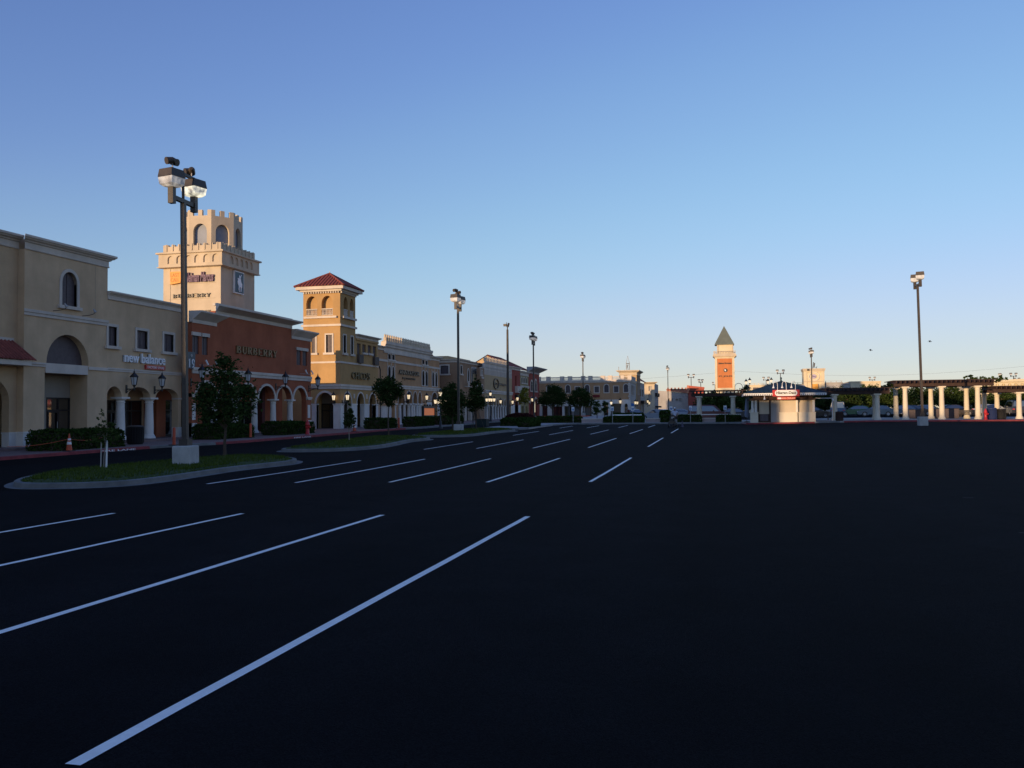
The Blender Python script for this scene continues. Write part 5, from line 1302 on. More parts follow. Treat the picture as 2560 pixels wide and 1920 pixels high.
# ------------------------------------------------------------------ parking lot lamps
def lot_lamp(label,loc,rz=.0,spots=True,heads=2,bright=True,s=1.0,base=.72,H=10.05,skew=-.25):
    t=thing('parking_lamp',label,'lamp post',(0,0,0),'tall lamp posts in the parking lot')
    mb=MB(); a=.33
    mb.lathe([(a*1.414,-.2),(a*1.414,base-.04),(a*1.33,base)],(0,0,0),4,False,PI/4); part(t,'concrete_base',mb,CONC)
    mb=MB(); mb.cbox((0,0,base+.12),(.34,.34,.24)); part(t,'base_plate',mb,METAL)
    mb=MB(); mb.cbox((0,0,(base+.24+H)/2),(.17,.17,H-base-.24),0,0,.92); part(t,'pole',mb,METAL)
    mb=MB(); mb.cbox((0,0,H+.05),(1.65,.13,.15)); part(t,'cross_arm',mb,METAL)
    for sg in ((-1,1) if heads==2 else (-1,)):
        x=.74*sg if heads==2 else 0
        mb=MB(); mb.cbox((x,0,H+.12),(.2,.2,.62)); part(t,'bracket',mb,METAL)
        mb=MB(); mb.cbox((x,0,H+.86),(.66,.66,.28),skew,0,.88); hd=part(t,'lamp_head',mb,METAL)
        mb=MB()
        M=Matrix.Translation((x,0,H+.53))@Matrix.Rotation(skew,4,'Z')
        for z0,z1,r0,r1 in ((-.14,-.06,.2,.29),(-.06,.175,.29,.322)):
            vs=[M@Vector((sx*r,sy*r,z)) for z,r in ((z0,r0),(z1,r1)) for sx,sy in ((-1,-1),(1,-1),(1,1),(-1,1))]
            mb.add(vs,[(0,1,5,4),(1,2,6,5),(2,3,7,6),(3,0,4,7),(3,2,1,0)])
        part(hd,'lens',mb,(LENS2 if (bright and sg>0) else LENS))
    if spots:
        mb=MB(); mb.rod((0,0,H),(0,0,H+1.02),.05); mb.cbox((0,0,H+1.05),(1.5,.1,.1)); part(t,'top_bar',mb,METAL)
        for x,a in ((-.68,2.6),(.6,.5)):
            for k in (0,1):
                c=Vector((x+(.16*k),.12*k,H+1.36)); d=Vector((math.cos(a+k*2.0),math.sin(a+k*2.0),-.25)).normalized()
                mb=MB(); mb.rod(c-d*.02,c+d*.24,.115,.13,12); mb.rod(c-d*.12,c-d*.02,.06,.115,12); sp=part(t,'spotlight',mb,METAL)
                mb=MB(); mb.rod((x,0,H+1.1),c,.02,n=6); part(sp,'stem',mb,GREYW)
    t.location=loc; t.rotation_euler=(0,0,rz)
    if s!=1: t.scale=(s,s,s)
    return t
L0=lot_lamp('nearest tall lamp post with two glowing box heads, on the first grass island',(-18.75,27.6,g(-18.75,27.6)+.15),1.64,H=9.5)
L0.rotation_euler=(Matrix.Rotation(.013,3,Vector((.56,-.83,0)))@Matrix.Rotation(1.64,3,'Z')).to_euler()
L1=lot_lamp('tall lamp post with spotlights rising over the third island in front of the brown block',(-20.5,66.5,g(-20.5,66.5)),1.62,True,2,False)
def lamp(label,x,y,rz,sc=None): return dup(L1,(x,y,g(x,y)),rz,label,sc)
lamp('lamp post with one spotlight cluster right of the thin camera pole',-23.4,108.5,1.62)
lamp('lamp post standing in front of the balustrade building',-24.0,153,1.62)
lamp('lamp post in front of the long salmon building, right of the sand block',-12.4,208,1.62)
lamp('lamp post behind the kiosk, beside the round emblem tower',15.3,160,1.62)
LR=lot_lamp('tall lamp post without spotlights standing alone on the right of the lot',(15.78,76.3,g(15.78,76.3)),1.64,False,2,False,1.0,.72,11.4)
LR.rotation_euler=(Matrix.Rotation(.013,3,Vector((-.2,-.98,0)))@Matrix.Rotation(1.64,3,'Z')).to_euler()
LF=lot_lamp('small far lamp post behind the dark red end pavilion, left of the orange tower',(-8.3,246,1.2),.2,False,2,False)
for lb,x,y,rz in (('tiny far lamp post above the dark red pavilion roof',-6.7,289,.8),('tiny far lamp post at the left foot of the orange tower',-2.4,319,.3),
                  ('far lamp post left of the kiosk roof peak',13.2,277,0),('far lamp post at the tip of the kiosk roof',14.4,229,.1),
                  ('left one of two far lamp posts over the broad cream building',48,336,0),('right one of two far lamp posts over the broad cream building',46,292,0),
                  ('leftmost far lamp post over the yellow cream building',79,280,1.5),('double headed far lamp post over the yellow cream building',82,278,.2),('rightmost far lamp post over the yellow cream building',96.6,324,.3)):
    dup(LF,(x,y,1.2),rz,lb)
t=thing('camera_pole','thin dark pole with a camera cluster on top, between two lamp posts','pole',(-22.6,91.5,g(-22.6,91.5)))
z0=g(-22.6,91.5)
mb=MB(); mb.rod((-22.6,91.5,z0),(-22.6,91.5,11.0),.17,.11,10); mb.rod((-22.6,91.5,11),(-22.6,91.5,11.3),.06); part(t,'pole',mb,METAL)
mb=MB(); mb.cbox((-22.85,91.5,11.5),(.35,.25,.25)); mb.rod((-22.6,91.5,11.3),(-22.85,91.5,11.45),.04); mb.rod((-22.5,91.4,11.3),(-22.35,91.1,11.62),.09,.11); mb.rod((-22.6,91.5,11.4),(-22.7,91.5,11.8),.03); part(t,'camera',mb,METAL)

# street lanterns on posts
def street_lantern(label,loc,h=3.0,n=1,lit=True,s=.85):
    t=thing('street_lantern',label,'street lamp',(0,0,0),'lit street lanterns on dark posts')
    mb=MB(); mb.lathe([(.22,0),(.22,.12),(.14,.2),(.12,.7),(.07,.8),(.055,h)],(0,0,0),10); part(t,'post',mb,BLACKM)
    pos=[(0,0,h)] if n==1 else ([(-.22,0,h),(.22,0,h+.15)] if n==2 else [(-.5,0,h-.2),(.5,0,h-.2),(0,.5,h-.2),(0,-.5,h-.2),(0,0,h+.55)])
    for p in pos:
        mb=MB()
        if n>1: mb.tube([(0,0,h-.6),(p[0],p[1],p[2]-.1)],.03,6)
        mb.lathe([(.06,-.1),(.09,0),(.12,.03)],p,6,False); mb.lathe([(.26*s,.46*s),(.25*s,.5*s),(.1*s,.68*s),(.02,.86*s)],p,6,False); ln=part(t,'lantern',mb,BLACKM)
        mb=MB(); mb.lathe([(.12*s,.03*s),(.2*s,.458*s)],p,6,False); part(ln,'glass',mb,LAMPLIT)
    t.location=loc; return t
street_lantern('cluster of five lit lanterns on a post before the tan ring sign block',(-29.0,108,g(0,108)+.13),2.75,5)
street_lantern('cluster of five lit lanterns beside the last pier of the mustard shop',(-26.5,80,g(-26.5,80)),2.6,5)
street_lantern('single lit lantern on a post between the two big round trees',(-21.75,125,g(0,125)+.13),2.7,1)
street_lantern('single lit lantern on a post left of the wide dark shop opening',(-14.93,120,g(0,120)+.13),2.0,1)
street_lantern('twin lit lanterns on a tall post left of the kiosk roof',(3.15,112,g(3,112)+.13),4.3,2)
street_lantern('twin lit lanterns just above the left slope of the kiosk roof',(6.05,118,g(6,118)+.13),4.4,2)
for i,(x,y,z) in enumerate(((-16.45,170,3.6),(-16.45,174,3.6),(-15.7,187,4.0),(-15.65,191,3.7))):
    lantern('wall_lantern','small lit lantern on the street side right of the long tan building, '+('nearest','second','third','farthest')[i]+' of four',FX(-16.9 if i<2 else -15.9),y,z-.5,.45,True,1.0)

# ------------------------------------------------------------------ trees
def leaves(blobs,n,size,seed,flat=.5):
    """leaf quads in clumps spread through ellipsoid blobs"""
    rg=np.random.RandomState(seed); V=[];Fc=[]
    vol=np.array([b[3]*b[4]*b[5] for b in blobs])**.8; vol/=vol.sum()
    for b,w_ in zip(blobs,vol):
        k=int(n*w_); nc=max(6,int(k/26))
        d=rg.normal(size=(nc,3)); d/=np.linalg.norm(d,axis=1)[:,None]; r=rg.uniform(.35,1.06,(nc,1))**.6
        cc=d*r*np.array(b[3:6])+np.array(b[:3])
        cl=rg.randint(0,nc,k); sp=min(b[3:6])*.24
        p=cc[cl]+rg.normal(size=(k,3))*sp*np.array([1,1,.75])
        u=rg.normal(size=(k,3)); u[:,2]*=flat; u/=np.linalg.norm(u,axis=1)[:,None]
        v=np.cross(u,rg.normal(size=(k,3))); v/=np.linalg.norm(v,axis=1)[:,None]
        sz=size*rg.uniform(.6,1.35,(k,1)); 
        a=p-u*sz*.5; b2=p+v*sz*.28; c=p+u*sz*.5; e=p-v*sz*.28
        o=len(V); V.extend(map(tuple,np.stack([a,b2,c,e],1).reshape(-1,3).tolist()))
        Fc.extend([(o+4*i,o+4*i+1,o+4*i+2,o+4*i+3) for i in range(k)])
    mb=MB(); mb.v=V; mb.f=Fc; mb.mi=[0]*len(Fc); return mb
def tree(name,label,loc,h,blobs,n,size,seed,lm,trunk=.08,bark=BARK,cz=1.2,group=None,stakes=0):
    rg=random.Random(seed)
    t=thing(name,label,'tree' if h>1.9 else 'shrub',(0,0,0),group)
    mb=MB(); top=max(b[2] for b in blobs)
    pts=[(0,0,-.1,trunk*1.4),(rg.uniform(-.03,.03),0,cz*.5,trunk),(rg.uniform(-.06,.06),rg.uniform(-.06,.06),cz,trunk*.85),(rg.uniform(-.1,.1),rg.uniform(-.1,.1),(cz+top)/2,trunk*.6),(blobs[0][0],blobs[0][1],top,trunk*.2)]
    for a,b in zip(pts[:-1],pts[1:]): mb.rod(a[:3],b[:3],a[3],b[3],8)
    for b in blobs:
        for _ in range(2):
            s0=pts[2][:3] if rg.random()<.6 else pts[3][:3]
            q=(b[0]+rg.uniform(-.5,.5)*b[3],b[1]+rg.uniform(-.5,.5)*b[4],b[2]+rg.uniform(-.2,.6)*b[5])
            mid=((s0[0]+q[0])/2+rg.uniform(-.1,.1),(s0[1]+q[1])/2,(s0[2]*.45+q[2]*.55))
            mb.rod(s0,mid,trunk*.5,trunk*.35,6); mb.rod(mid,q,trunk*.35,trunk*.1,6)
    part(t,'trunk',mb,bark)
    part(t,'crown',leaves(blobs,n,size,seed),lm)
    for k in range(stakes):
        a=k*2*PI/stakes+.4; mb=MB(); mb.rod((.75*math.cos(a),.75*math.sin(a),-.05),(.12*math.cos(a),.12*math.sin(a),1.7),.022,n=6); part(t,'stake',mb,METAL)
    t.location=loc; return t
def gz(x,y,d=.15): return (x,y,g(x,y)+d)
TG='young trees planted on the islands'
tree('island_tree','dense dark young tree on the first island in front of the terracotta shop',gz(-20.55,33.0,.2),4.3,
     [(0,0,2.5,1.05,1.05,1.15),(-.7,.2,2.0,.75,.8,.7),(.75,-.1,2.2,.7,.75,.75),(-.05,0,3.55,.55,.55,.75),(-.2,.1,4.1,.22,.22,.35),(.95,.1,2.75,.3,.35,.25),(-1.05,0,2.5,.3,.35,.25),(0,-.3,1.65,.7,.65,.3)],5200,.15,11,LEAF_D,.06,BARK,1.1,TG)
t=tree('sapling','thin leafy sapling tied to a pale stake on the first island',gz(-20.4,25.4,.2),2.1,[(0,0,1.05,.4,.4,.32),(-.12,0,1.5,.17,.17,.25),(.16,0,1.25,.22,.22,.3),(-.1,0,1.85,.09,.09,.18)],900,.085,5,LEAF_M,.018,BARKL,.75,TG)
mb=MB(); mb.rod((-20.3,25.4,.1),(-20.28,25.4,1.15),.03,n=6); 
o=mesh_obj('stake',mb,WHITEP,(-20.4,25.4,gz(-20.4,25.4,.2)[2])); o.parent=t
mb=MB(); mb.rod((-20.52,25.4,.1),(-20.5,25.4,1.1),.022,n=6); o=mesh_obj('stake',mb,GREYW,(-20.4,25.4,gz(-20.4,25.4,.2)[2])); o.parent=t
tree('conifer_sapling','small slim conical tree on the second island before the ochre piers',gz(-21.6,48,.22),2.5,[(0,0,1.1,.34,.34,.4),(0,0,1.55,.27,.27,.35),(0.02,0,2.0,.16,.16,.3),(0,0,2.3,.07,.07,.2),(.2,0,1.2,.2,.2,.3)],1900,.10,7,LEAF_D,.03,BARKL,.6,TG)
tree('island_tree','small round tree with a bare slim trunk before the mustard shop',gz(-22.7,57,.22),4.3,[(0,0,3.05,.85,.85,.75),(-.55,0,3.3,.5,.5,.5),(.5,.1,3.1,.55,.5,.5),(0,0,2.4,.5,.5,.4),(.1,0,3.8,.4,.4,.35),(-.8,.1,3.75,.22,.25,.2)],4200,.16,21,LEAF_D,.05,BARK,1.9,TG)
tree('island_tree','wide dark bushy tree on the third island before the brown block',gz(-21.45,68,.2),4.1,[(0,0,2.4,1.05,1.05,1.0),(-.45,0,1.7,.8,.8,.6),(.5,0,2.0,.7,.7,.8),(-.2,0,3.3,.6,.6,.65),(.45,.2,3.0,.5,.5,.5)],5600,.17,31,LEAF_D,.07,BARK,1.0,TG)
tree('island_tree','tall narrow dark tree held by slanted stakes on the third island',gz(-20.2,70.5,.2),4.3,[(0,0,2.7,.62,.62,.85),(-.2,0,2.0,.5,.5,.5),(.25,0,2.3,.5,.5,.6),(0,0,3.6,.42,.42,.6),(.1,0,4.1,.2,.2,.3)],3600,.17,41,LEAF_D,.06,BARK,1.4,TG,3)
BG='trees standing beyond the parking lot'
tree('street_tree','small bright yellow green tree before the olive front',gz(-23.85,105,.15),4.6,[(0,0,3.3,.6,.6,.75),(.1,0,2.7,.65,.6,.4),(-.35,0,2.6,.4,.4,.35),(.2,0,3.9,.4,.4,.4)],1300,.2,51,LEAF_Y,.05,BARKL,2.0,BG)
tree('street_tree','left one of two big round dark trees before the balustrade building',gz(-21.6,112,.15),5.2,[(0,0,3.0,1.55,1.5,1.15),(-1.0,0,2.6,.95,.95,.7),(1.0,.1,2.8,.95,.95,.85),(.1,0,4.0,.95,.95,.7),(.6,0,3.9,.7,.7,.6)],6500,.2,61,LEAF_D,.13,BARK,1.3,BG)
tree('street_tree','right one of two big round dark trees before the balustrade building',gz(-18.3,114,.15),4.8,[(0,0,2.8,1.45,1.4,1.1),(-.9,0,2.6,.85,.85,.7),(1.0,.1,2.5,.9,.9,.75),(-.1,0,3.7,.9,.9,.65)],6000,.2,71,LEAF_D,.13,BARK,1.2,BG)
tree('street_tree','lower left small dark tree right of the two big round trees',gz(-15.5,110,.15),2.7,[(0,0,1.6,.6,.6,.7),(.1,0,2.2,.35,.35,.4),(-.2,0,1.1,.5,.5,.4)],1500,.17,81,LEAF_D,.05,BARK,.5,BG)
tree('street_tree','small dark tree beside the street lantern of the long tan building',gz(-14.75,112,.15),2.7,[(0,0,1.7,.4,.4,.7),(.1,0,2.2,.3,.3,.35)],1000,.17,91,LEAF_D,.05,BARK,.6,BG)
# trees beyond the pergolas
rt=random.Random(9)
far=[(9.2,150,4.6,2.6,'broad tree mass rising behind the right slope of the kiosk',LEAF_D),(13.0,152,4.4,2.6,'broad dark tree behind the left of the low middle pergola, farther back',LEAF_M),(18.0,153,4.6,2.8,'farther broad tree behind the middle of the low middle pergola',LEAF_D),(23.5,152,4.8,2.8,'farther broad tree behind the first tall pergola columns',LEAF_D),(29.5,153,4.9,2.9,'farther broad tree right of the lone lamp post',LEAF_M),(35.0,152,4.6,2.8,'farther broad tree behind the right end of the tall pergola',LEAF_D),(41.0,153,4.6,2.9,'farther broad tree behind the right pergola',LEAF_D),(47.0,152,4.4,2.8,'farther broad tree at the right picture edge',LEAF_M),(-1.0,152,4.2,2.4,'farther broad tree behind the small pergola',LEAF_D),(4.0,153,4.6,2.0,'farther broad tree left of the kiosk roof',LEAF_D),
     (-2.6,136,3.6,1.5,'dark tree seen between the left columns of the small pergola',LEAF_D),(-.9,131,4.1,1.5,'mid green tree seen between the columns of the small pergola',LEAF_M),(.6,139,3.6,1.6,'dark tree behind the right column of the small pergola',LEAF_D),
     (2.4,133,3.9,1.4,'olive green tree between the small pergola and the kiosk',LEAF_M),(3.6,141,4.7,1.2,'dark tree top rising left of the kiosk roof',LEAF_D),
     (11.6,128,3.6,1.6,'dark tree close to the right side of the kiosk',LEAF_D),(14.4,133,3.5,1.7,'dark tree in the left bay of the low middle pergola',LEAF_D),(16.9,130,3.7,1.7,'dark tree behind the middle of the low middle pergola',LEAF_D),
     (19.3,134,3.7,1.9,'mid green spreading tree behind the low middle pergola',LEAF_M),(21.9,131,3.9,1.6,'mid green tree at the right end of the low middle pergola',LEAF_M),(24.6,136,4.4,1.8,'dark tree between the first columns of the tall pergola',LEAF_D),
     (27.1,131,4.2,2.0,'round mid green tree behind the lone lamp post',LEAF_M),(31.5,134,4.0,1.9,'mid green tree in the middle bay of the tall pergola',LEAF_M),(34.6,137,3.8,1.8,'dark green tree left of the right pergola',LEAF_D),(37.0,131,3.7,1.7,'olive tree behind the right pergola columns',LEAF_M),
     (40.0,134,3.7,1.8,'broad olive tree behind the right pergola',LEAF_M),(43.3,132,3.5,1.8,'dark green tree at the right edge behind the pergola',LEAF_D),(6.8,140,3.4,1.7,'dark tree hidden mostly behind the kiosk',LEAF_D)]
for i,(x,y,h,r,lb,lm) in enumerate(far):
    b=[(0,0,h*.56,r,r,h*.30),(-r*.6,0,h*.5,r*.65,r*.65,h*.24),(r*.6,.2,h*.52,r*.65,r*.65,h*.25),(.1,0,h*.78,r*.6,r*.6,h*.2),(0,-.3,h*.33,r*.8,r*.8,h*.15)]
    tree('street_tree',lb,gz(x,y),h,b,3600,.28,100+i,lm,.11,BARK,h*.3,BG)
t=tree('climbing_plant','leafy vine sprouting over the top of the tall pergola at its right end',(25.4,97,4.7),1.0,[(0,0,.25,1.0,.8,.25),(-.9,0,.45,.5,.5,.25),(1.3,0,.2,.7,.6,.3),(2.2,.2,.35,.4,.4,.35)],1300,.2,201,LEAF_M,.02,BARK,.05)
t['category']='vine'
t=tree('climbing_plant','small vine tuft at the left end of the tall pergola roof',(16.9,97,4.2),1.0,[(0,0,.2,.5,.6,.25),(-.5,0,.05,.35,.4,.2)],450,.18,203,LEAF_D,.02,BARK,.05)
t['category']='vine'
# shrubs and hedges
def hedge(label,x0,x1,y0,y1,h,n,size,seed,lm=LEAF_H,zb=None,name='clipped_hedge',round_=.0):
    rg=np.random.RandomState(seed); cx,cy=(x0+x1)/2,(y0+y1)/2; z=zb if zb is not None else g(cx,cy)+.1
    t=thing(name,label,'hedge' if name=='clipped_hedge' else 'shrub',(cx,cy,z))
    hx,hy=(x1-x0)/2,(y1-y0)/2
    mb=MB(); mb.cbox((cx,cy,z+h*.45),(2*hx-.16,2*hy-.16,h*.9),0,0,.93); part(t,'branches',mb,BARK)
    # leaf shell
    P=[];
    for _ in range(n):
        f=rg.rand()*(2*hx*h*2+2*hy*h*2+4*hx*hy)
        u,v=rg.uniform(-1,1),rg.uniform(0,1)
        if f<4*hx*h: p=(u*hx,hy*(1 if f<2*hx*h else -1),v*h)
        elif f<4*hx*h+4*hy*h: p=(hx*(1 if rg.rand()<.5 else -1),u*hy,v*h)
        else: p=(u*hx,rg.uniform(-1,1)*hy,h)
        k=1+.0*v; P.append((p[0]+rg.normal()*.035,p[1]+rg.normal()*.035,p[2]+rg.normal()*.035+.03*math.sin(p[0]*3+seed)+.03*math.sin(p[1]*2.3)))
    p=np.array(P); rad=np.clip((p[:,2]-h*.75)/(h*.25),0,1)**2; p[:,0]*=1-.06*rad-round_*rad; p[:,1]*=1-.06*rad
    k=len(p); u=rg.normal(size=(k,3)); u/=np.linalg.norm(u,axis=1)[:,None]; v=np.cross(u,rg.normal(size=(k,3))); v/=np.linalg.norm(v,axis=1)[:,None]
    sz=size*rg.uniform(.6,1.4,(k,1)); p=p+np.array([cx,cy,z])
    V=np.stack([p-u*sz*.5,p+v*sz*.35,p+u*sz*.5,p-v*sz*.35],1).reshape(-1,3)
    mb=MB(); mb.v=list(map(tuple,V.tolist())); mb.f=[(4*i,4*i+1,4*i+2,4*i+3) for i in range(k)]; mb.mi=[0]*k
    part(t,'foliage',mb,lm); return t
hedge('long low clipped hedge behind the striped cone, before the tall tan shop',-34.2,-32.4,36.9,42.0,1.0,6500,.13,1)
hedge('clipped hedge behind the round dark tree, before the terracotta shop',-34.2,-32.3,51.0,55.6,.95,6000,.14,2)
hedge('clipped hedge beside the red hydrant before the terracotta shop',-33.6,-31.9,58.9,64.2,.95,5500,.14,3)
hedge('bright clipped hedge below the mustard shop, left of the round tree',-32.2,-30.6,74.8,79.0,.95,4200,.15,4)
hedge('bright clipped hedge beside the orange poster board',-31.2,-29.8,82.2,87.8,.95,4500,.15,5)
hedge('dark low hedge behind the wide bushy island tree',-31,-29.3,91,97,.9,3500,.17,6)
hedge('long low hedge with the camera pole, on the planted corner bed',-21.5,-17.9,84,86,.75,4500,.17,7)
hedge('low dark hedge at the curved corner of the bed, under the third lamp post',-18.6,-17.4,79,83.5,.55,2500,.17,8)
hedge('dark red leaved bush in the planted corner bed',-21.8,-19.3,87.2,89.5,1.15,4500,.2,9,LEAF_R,None,'red_bush',.35)
hedge('long clipped hedge under the two big round trees',-21.0,-15.6,97.6,98.8,.72,5000,.16,10)
hedge('clipped hedge between the two low pink walls, front row',-12.9,-8.5,96.6,97.6,.68,4000,.16,11)
hedge('second clipped hedge behind the front hedge between the pink walls',-12.4,-8.8,100,101.2,1.0,3500,.17,12)
hedge('clipped hedge right of the right pink wall, behind the worker',-6.6,-2.25,97.2,98.4,.78,4000,.16,13)
hedge('round topped hedge behind the silver car roof line',-7.0,-5.8,101,102.2,1.25,1800,.17,14)
hedge('clipped hedge under the right column of the small pergola',-.6,1.9,96.4,97.3,.75,2500,.16,15)

# ------------------------------------------------------------------ small street objects
def cone(label,x,y,slim=False,rope=False):
    z=g(x,y)+.13
    t=thing('traffic_cone' if not slim else 'delineator_post',label,'traffic cone' if not slim else 'bollard',(x,y,z))
    mb=MB(); mb.cbox((x,y,z+.025),(.42,.42,.05)); part(t,'base',mb,BLACKM)
    pr=[(.15,.05),(.03,.86)] if not slim else [(.1,.05),(.085,.15),(.085,.95),(.06,1.0)]
    mb=MB(); mb.lathe(pr+[(.02,pr[-1][1]+.02)],(x,y,z),12); part(t,'body',mb,REDORG)
    if not slim:
        mb=MB(); mb.lathe([(.112,.34),(.094,.47)],(x,y,z),12); part(t,'white_band',mb,WHITEP)
        mb=MB(); mb.lathe([(.085,.55),(.072,.64)],(x,y,z),12); part(t,'white_band',mb,WHITEP)
    return t
cone('striped orange traffic cone with rope in front of the long low hedge',-31.73,37.0)
cone('orange delineator post beside the nearest lamp post base',-30.1,43.2,True)
cone('orange delineator post between the two hedges of the terracotta shop',-31.75,54.2,True)
cone('orange traffic cone on the brick paving before the ochre piers',-29.95,67.6)
cone('small orange delineator near the hedges of the mustard shop',-29.7,77.2,True)
mb=MB(); za=g(0,37)+.13
for k in range(12):
    a=k/12; b=(k+1)/12
    f=lambda s:(-31.73-.4*s*3.2/3.2-(.2*s),37.0-3.4*s if False else 37.0+3.2*s,za+.62-.35*4*s*(1-s)*.35)
    mb.rod(f(a),f(b),.012,n=5)
    f2=lambda s:(-31.75-.9*s,37.0-2.9*s,za+.62-.28*s-.1*4*s*(1-s))
    mb.rod(f2(a),f2(b),.012,n=5)
solo('barrier_rope','thin orange rope strung from the striped cone along the hedge','rope',mb,REDORG,(-31.73,37,za))
def hydrant(label,x,y,s=1.):
    z=g(x,y)+.13; t=thing('fire_hydrant',label,'fire hydrant',(x,y,z))
    mb=MB(); mb.lathe([(.17*s,0),(.17*s,.06),(.12*s,.08),(.12*s,.6*s),(.16*s,.62*s),(.16*s,.67*s),(.13*s,.7*s),(.12*s,.82*s),(.05*s,.9*s),(.04*s,.98*s)],(x,y,z),12); part(t,'barrel',mb,REDM)
    for a in (0,PI/2,PI):
        mb=MB(); mb.rod((x+.1*s*math.cos(a-PI/2),y+.1*s*math.sin(a-PI/2),z+.5*s),(x+.22*s*math.cos(a-PI/2),y+.22*s*math.sin(a-PI/2),z+.5*s),.06*s); part(t,'nozzle',mb,REDM)
    return t
hydrant('red fire hydrant at the right end of the terracotta shop hedge',-30.7,60.6,1.15)
hydrant('red fire hydrant between columns under the right pergola',24.6,91.9,1.1)
def bin_(label,x,y,h=1.1,w_=.42,m=None):
    z=g(x,y)+.13; t=thing('litter_bin',label,'bin',(x,y,z))
    mb=MB(); mb.lathe([(w_*.86,0),(w_,.08),(w_,h-.16),(w_*1.06,h-.14),(w_*1.06,h-.08)],(x,y,z),16)
    for i in range(20):
        a=2*PI*i/20; mb.rod((x+w_*1.02*math.cos(a),y+w_*1.02*math.sin(a),z+.1),(x+w_*1.02*math.cos(a),y+w_*1.02*math.sin(a),z+h-.16),.014,n=4)
    part(t,'body',mb,m or BLACKM)
    mb=MB(); mb.lathe([(w_*1.04,h-.078),(w_*.9,h-.02),(w_*.5,h),(w_*.48,h-.01)],(x,y,z),16); part(t,'rim',mb,m or METAL); return t
bin_('round black slatted litter bin before the columns of the lower tan shop',-33.6,44.5,1.12,.46)
bin_('dark round litter bin at the kerb right of the kiosk',11.3,91.6,.95,.36,WOOD)
bin_('dark blue recycling bin in front of the tall pergola columns',25.45,93.0,1.15,.42,mat('dark blue bin',(.02,.035,.11),.5,.1))
bin_('black litter bin right next to the dark blue recycling bin',26.35,93.3,1.05,.42)
t=thing('dumpster','dark green planter tub beside the staked island tree','planter',(-25.1,90,g(0,90)+.1)); z=g(0,90)
mb=MB(); mb.cbox((-25.1,90,z+.35),(1.15,1.15,.7),0,0,1.04); part(t,'tub',mb,mat('dark green planter',(.015,.03,.03),.6,.2))
mb=MB(); mb.cbox((-25.1,90,z+.74),(1.3,1.3,.08)); part(t,'rim',mb,BLACKM)
t.name='planter_tub'
# poster board
t=thing('poster_board','orange and green poster in a dark frame beside the hedge of the mustard shop','poster',(-31,89.5,g(0,89.5)+.13)); PB=FX(-31.0)
mb=MB(); fpoly(mb,PB,[rect(87.7,91.55,.75,2.75),rect(87.85,91.4,.88,2.52)],-.15,.1); fbox(mb,PB,87.72,91.53,.6,.749,-.2,.15); part(t,'frame',mb,BLACKM)
mb=MB(); fbox(mb,PB,87.85,91.4,1.75,2.52,-.1,.02); part(t,'orange_picture',mb,emit('backlit orange poster',(.85,.25,.10),.28,(.75,.22,.08)))
mb=MB(); fbox(mb,PB,87.85,91.4,.88,1.748,-.1,.02); part(t,'green_field',mb,mat('green poster print',(.05,.14,.09),.5,.15))
for i in range(4):
    mb=MB(); mb.sphere(PB.P(88.3+i*.85,2.82,.0),.12,8,6); part(t,'top_finial',mb,BLACKM)
# access parking signs
def psign(label,x,y,two=False,group='blue and white access parking signs along the kerb'):
    z=g(x,y)+.1; t=thing('access_sign',label,'sign',(x,y,z),group); F_=FY(y)
    mb=MB(); mb.rod((x,y+.03,z),(x,y+.03,2.6 if two else 2.5),.03); part(t,'post',mb,GREYW)
    mb=MB(); fbox(mb,F_,x-.16,x+.16,2.06,2.54,0,.015); p=part(t,'plate',mb,WHITEP)
    mb=MB(); fbox(mb,F_,x-.11,x+.11,2.12,2.36,.016,.02); part(p,'blue_square',mb,BLUEP)
    mb=MB(); fpoly(mb,F_,[[(x+.065*math.cos(v)-.01,2.195+.055*math.sin(v)) for v in [2*PI*i/12 for i in range(12)]],[(x+.045*math.cos(v)-.01,2.195+.036*math.sin(v)) for v in [2*PI*i/12 for i in range(12)]]],.021,.024); fbox(mb,F_,x-.03,x-.005,2.22,2.33,.021,.024); fbox(mb,F_,x-.03,x+.06,2.225,2.245,.0212,.0242); part(p,'wheelchair_symbol',mb,WHITEP)
    if two:
        mb=MB(); fbox(mb,F_,x-.16,x+.16,2.57,2.87,0,.015); p=part(t,'plate',mb,BLUEP)
psign('access parking sign in front of the right big round tree',-16.4,97); psign('access parking sign beside the single street lantern',-11.85,96.2)
psign('access parking sign with a second dark plate above it',-9.6,96.2,True); psign('access parking sign behind the silver car, left of the worker',-5.6,99)
psign('access parking sign right of the worker, before the dark red pavilion',-3.4,97); psign('access parking sign inside the small pergola',.29,96.0)
# low walls
for lb,a,b,y in (('left low pinkish wall with a pale coping between the hedges',-15.5,-13.0,97.4),('right low pinkish wall with a pale coping between the hedges',-8.4,-6.65,98.4),('low pinkish wall between the small pergola hedges',-2.2,-.7,98)):
    z=g(a,y)+.1; t=thing('low_wall',lb,'wall',((a+b)/2,y,z))
    mb=MB(); mb.box(a,b,y,y+.3,z-.1,1.12); part(t,'wall',mb,mat('pinkish masonry',(.40,.32,.30),.9,.12,2.)) if 'pinkish masonry' not in bpy.data.materials else part(t,'wall',mb,bpy.data.materials['pinkish masonry'])
    mb=MB(); mb.box(a-.03,b+.03,y-.05,y+.35,1.123,1.22); part(t,'coping',mb,TRIM)
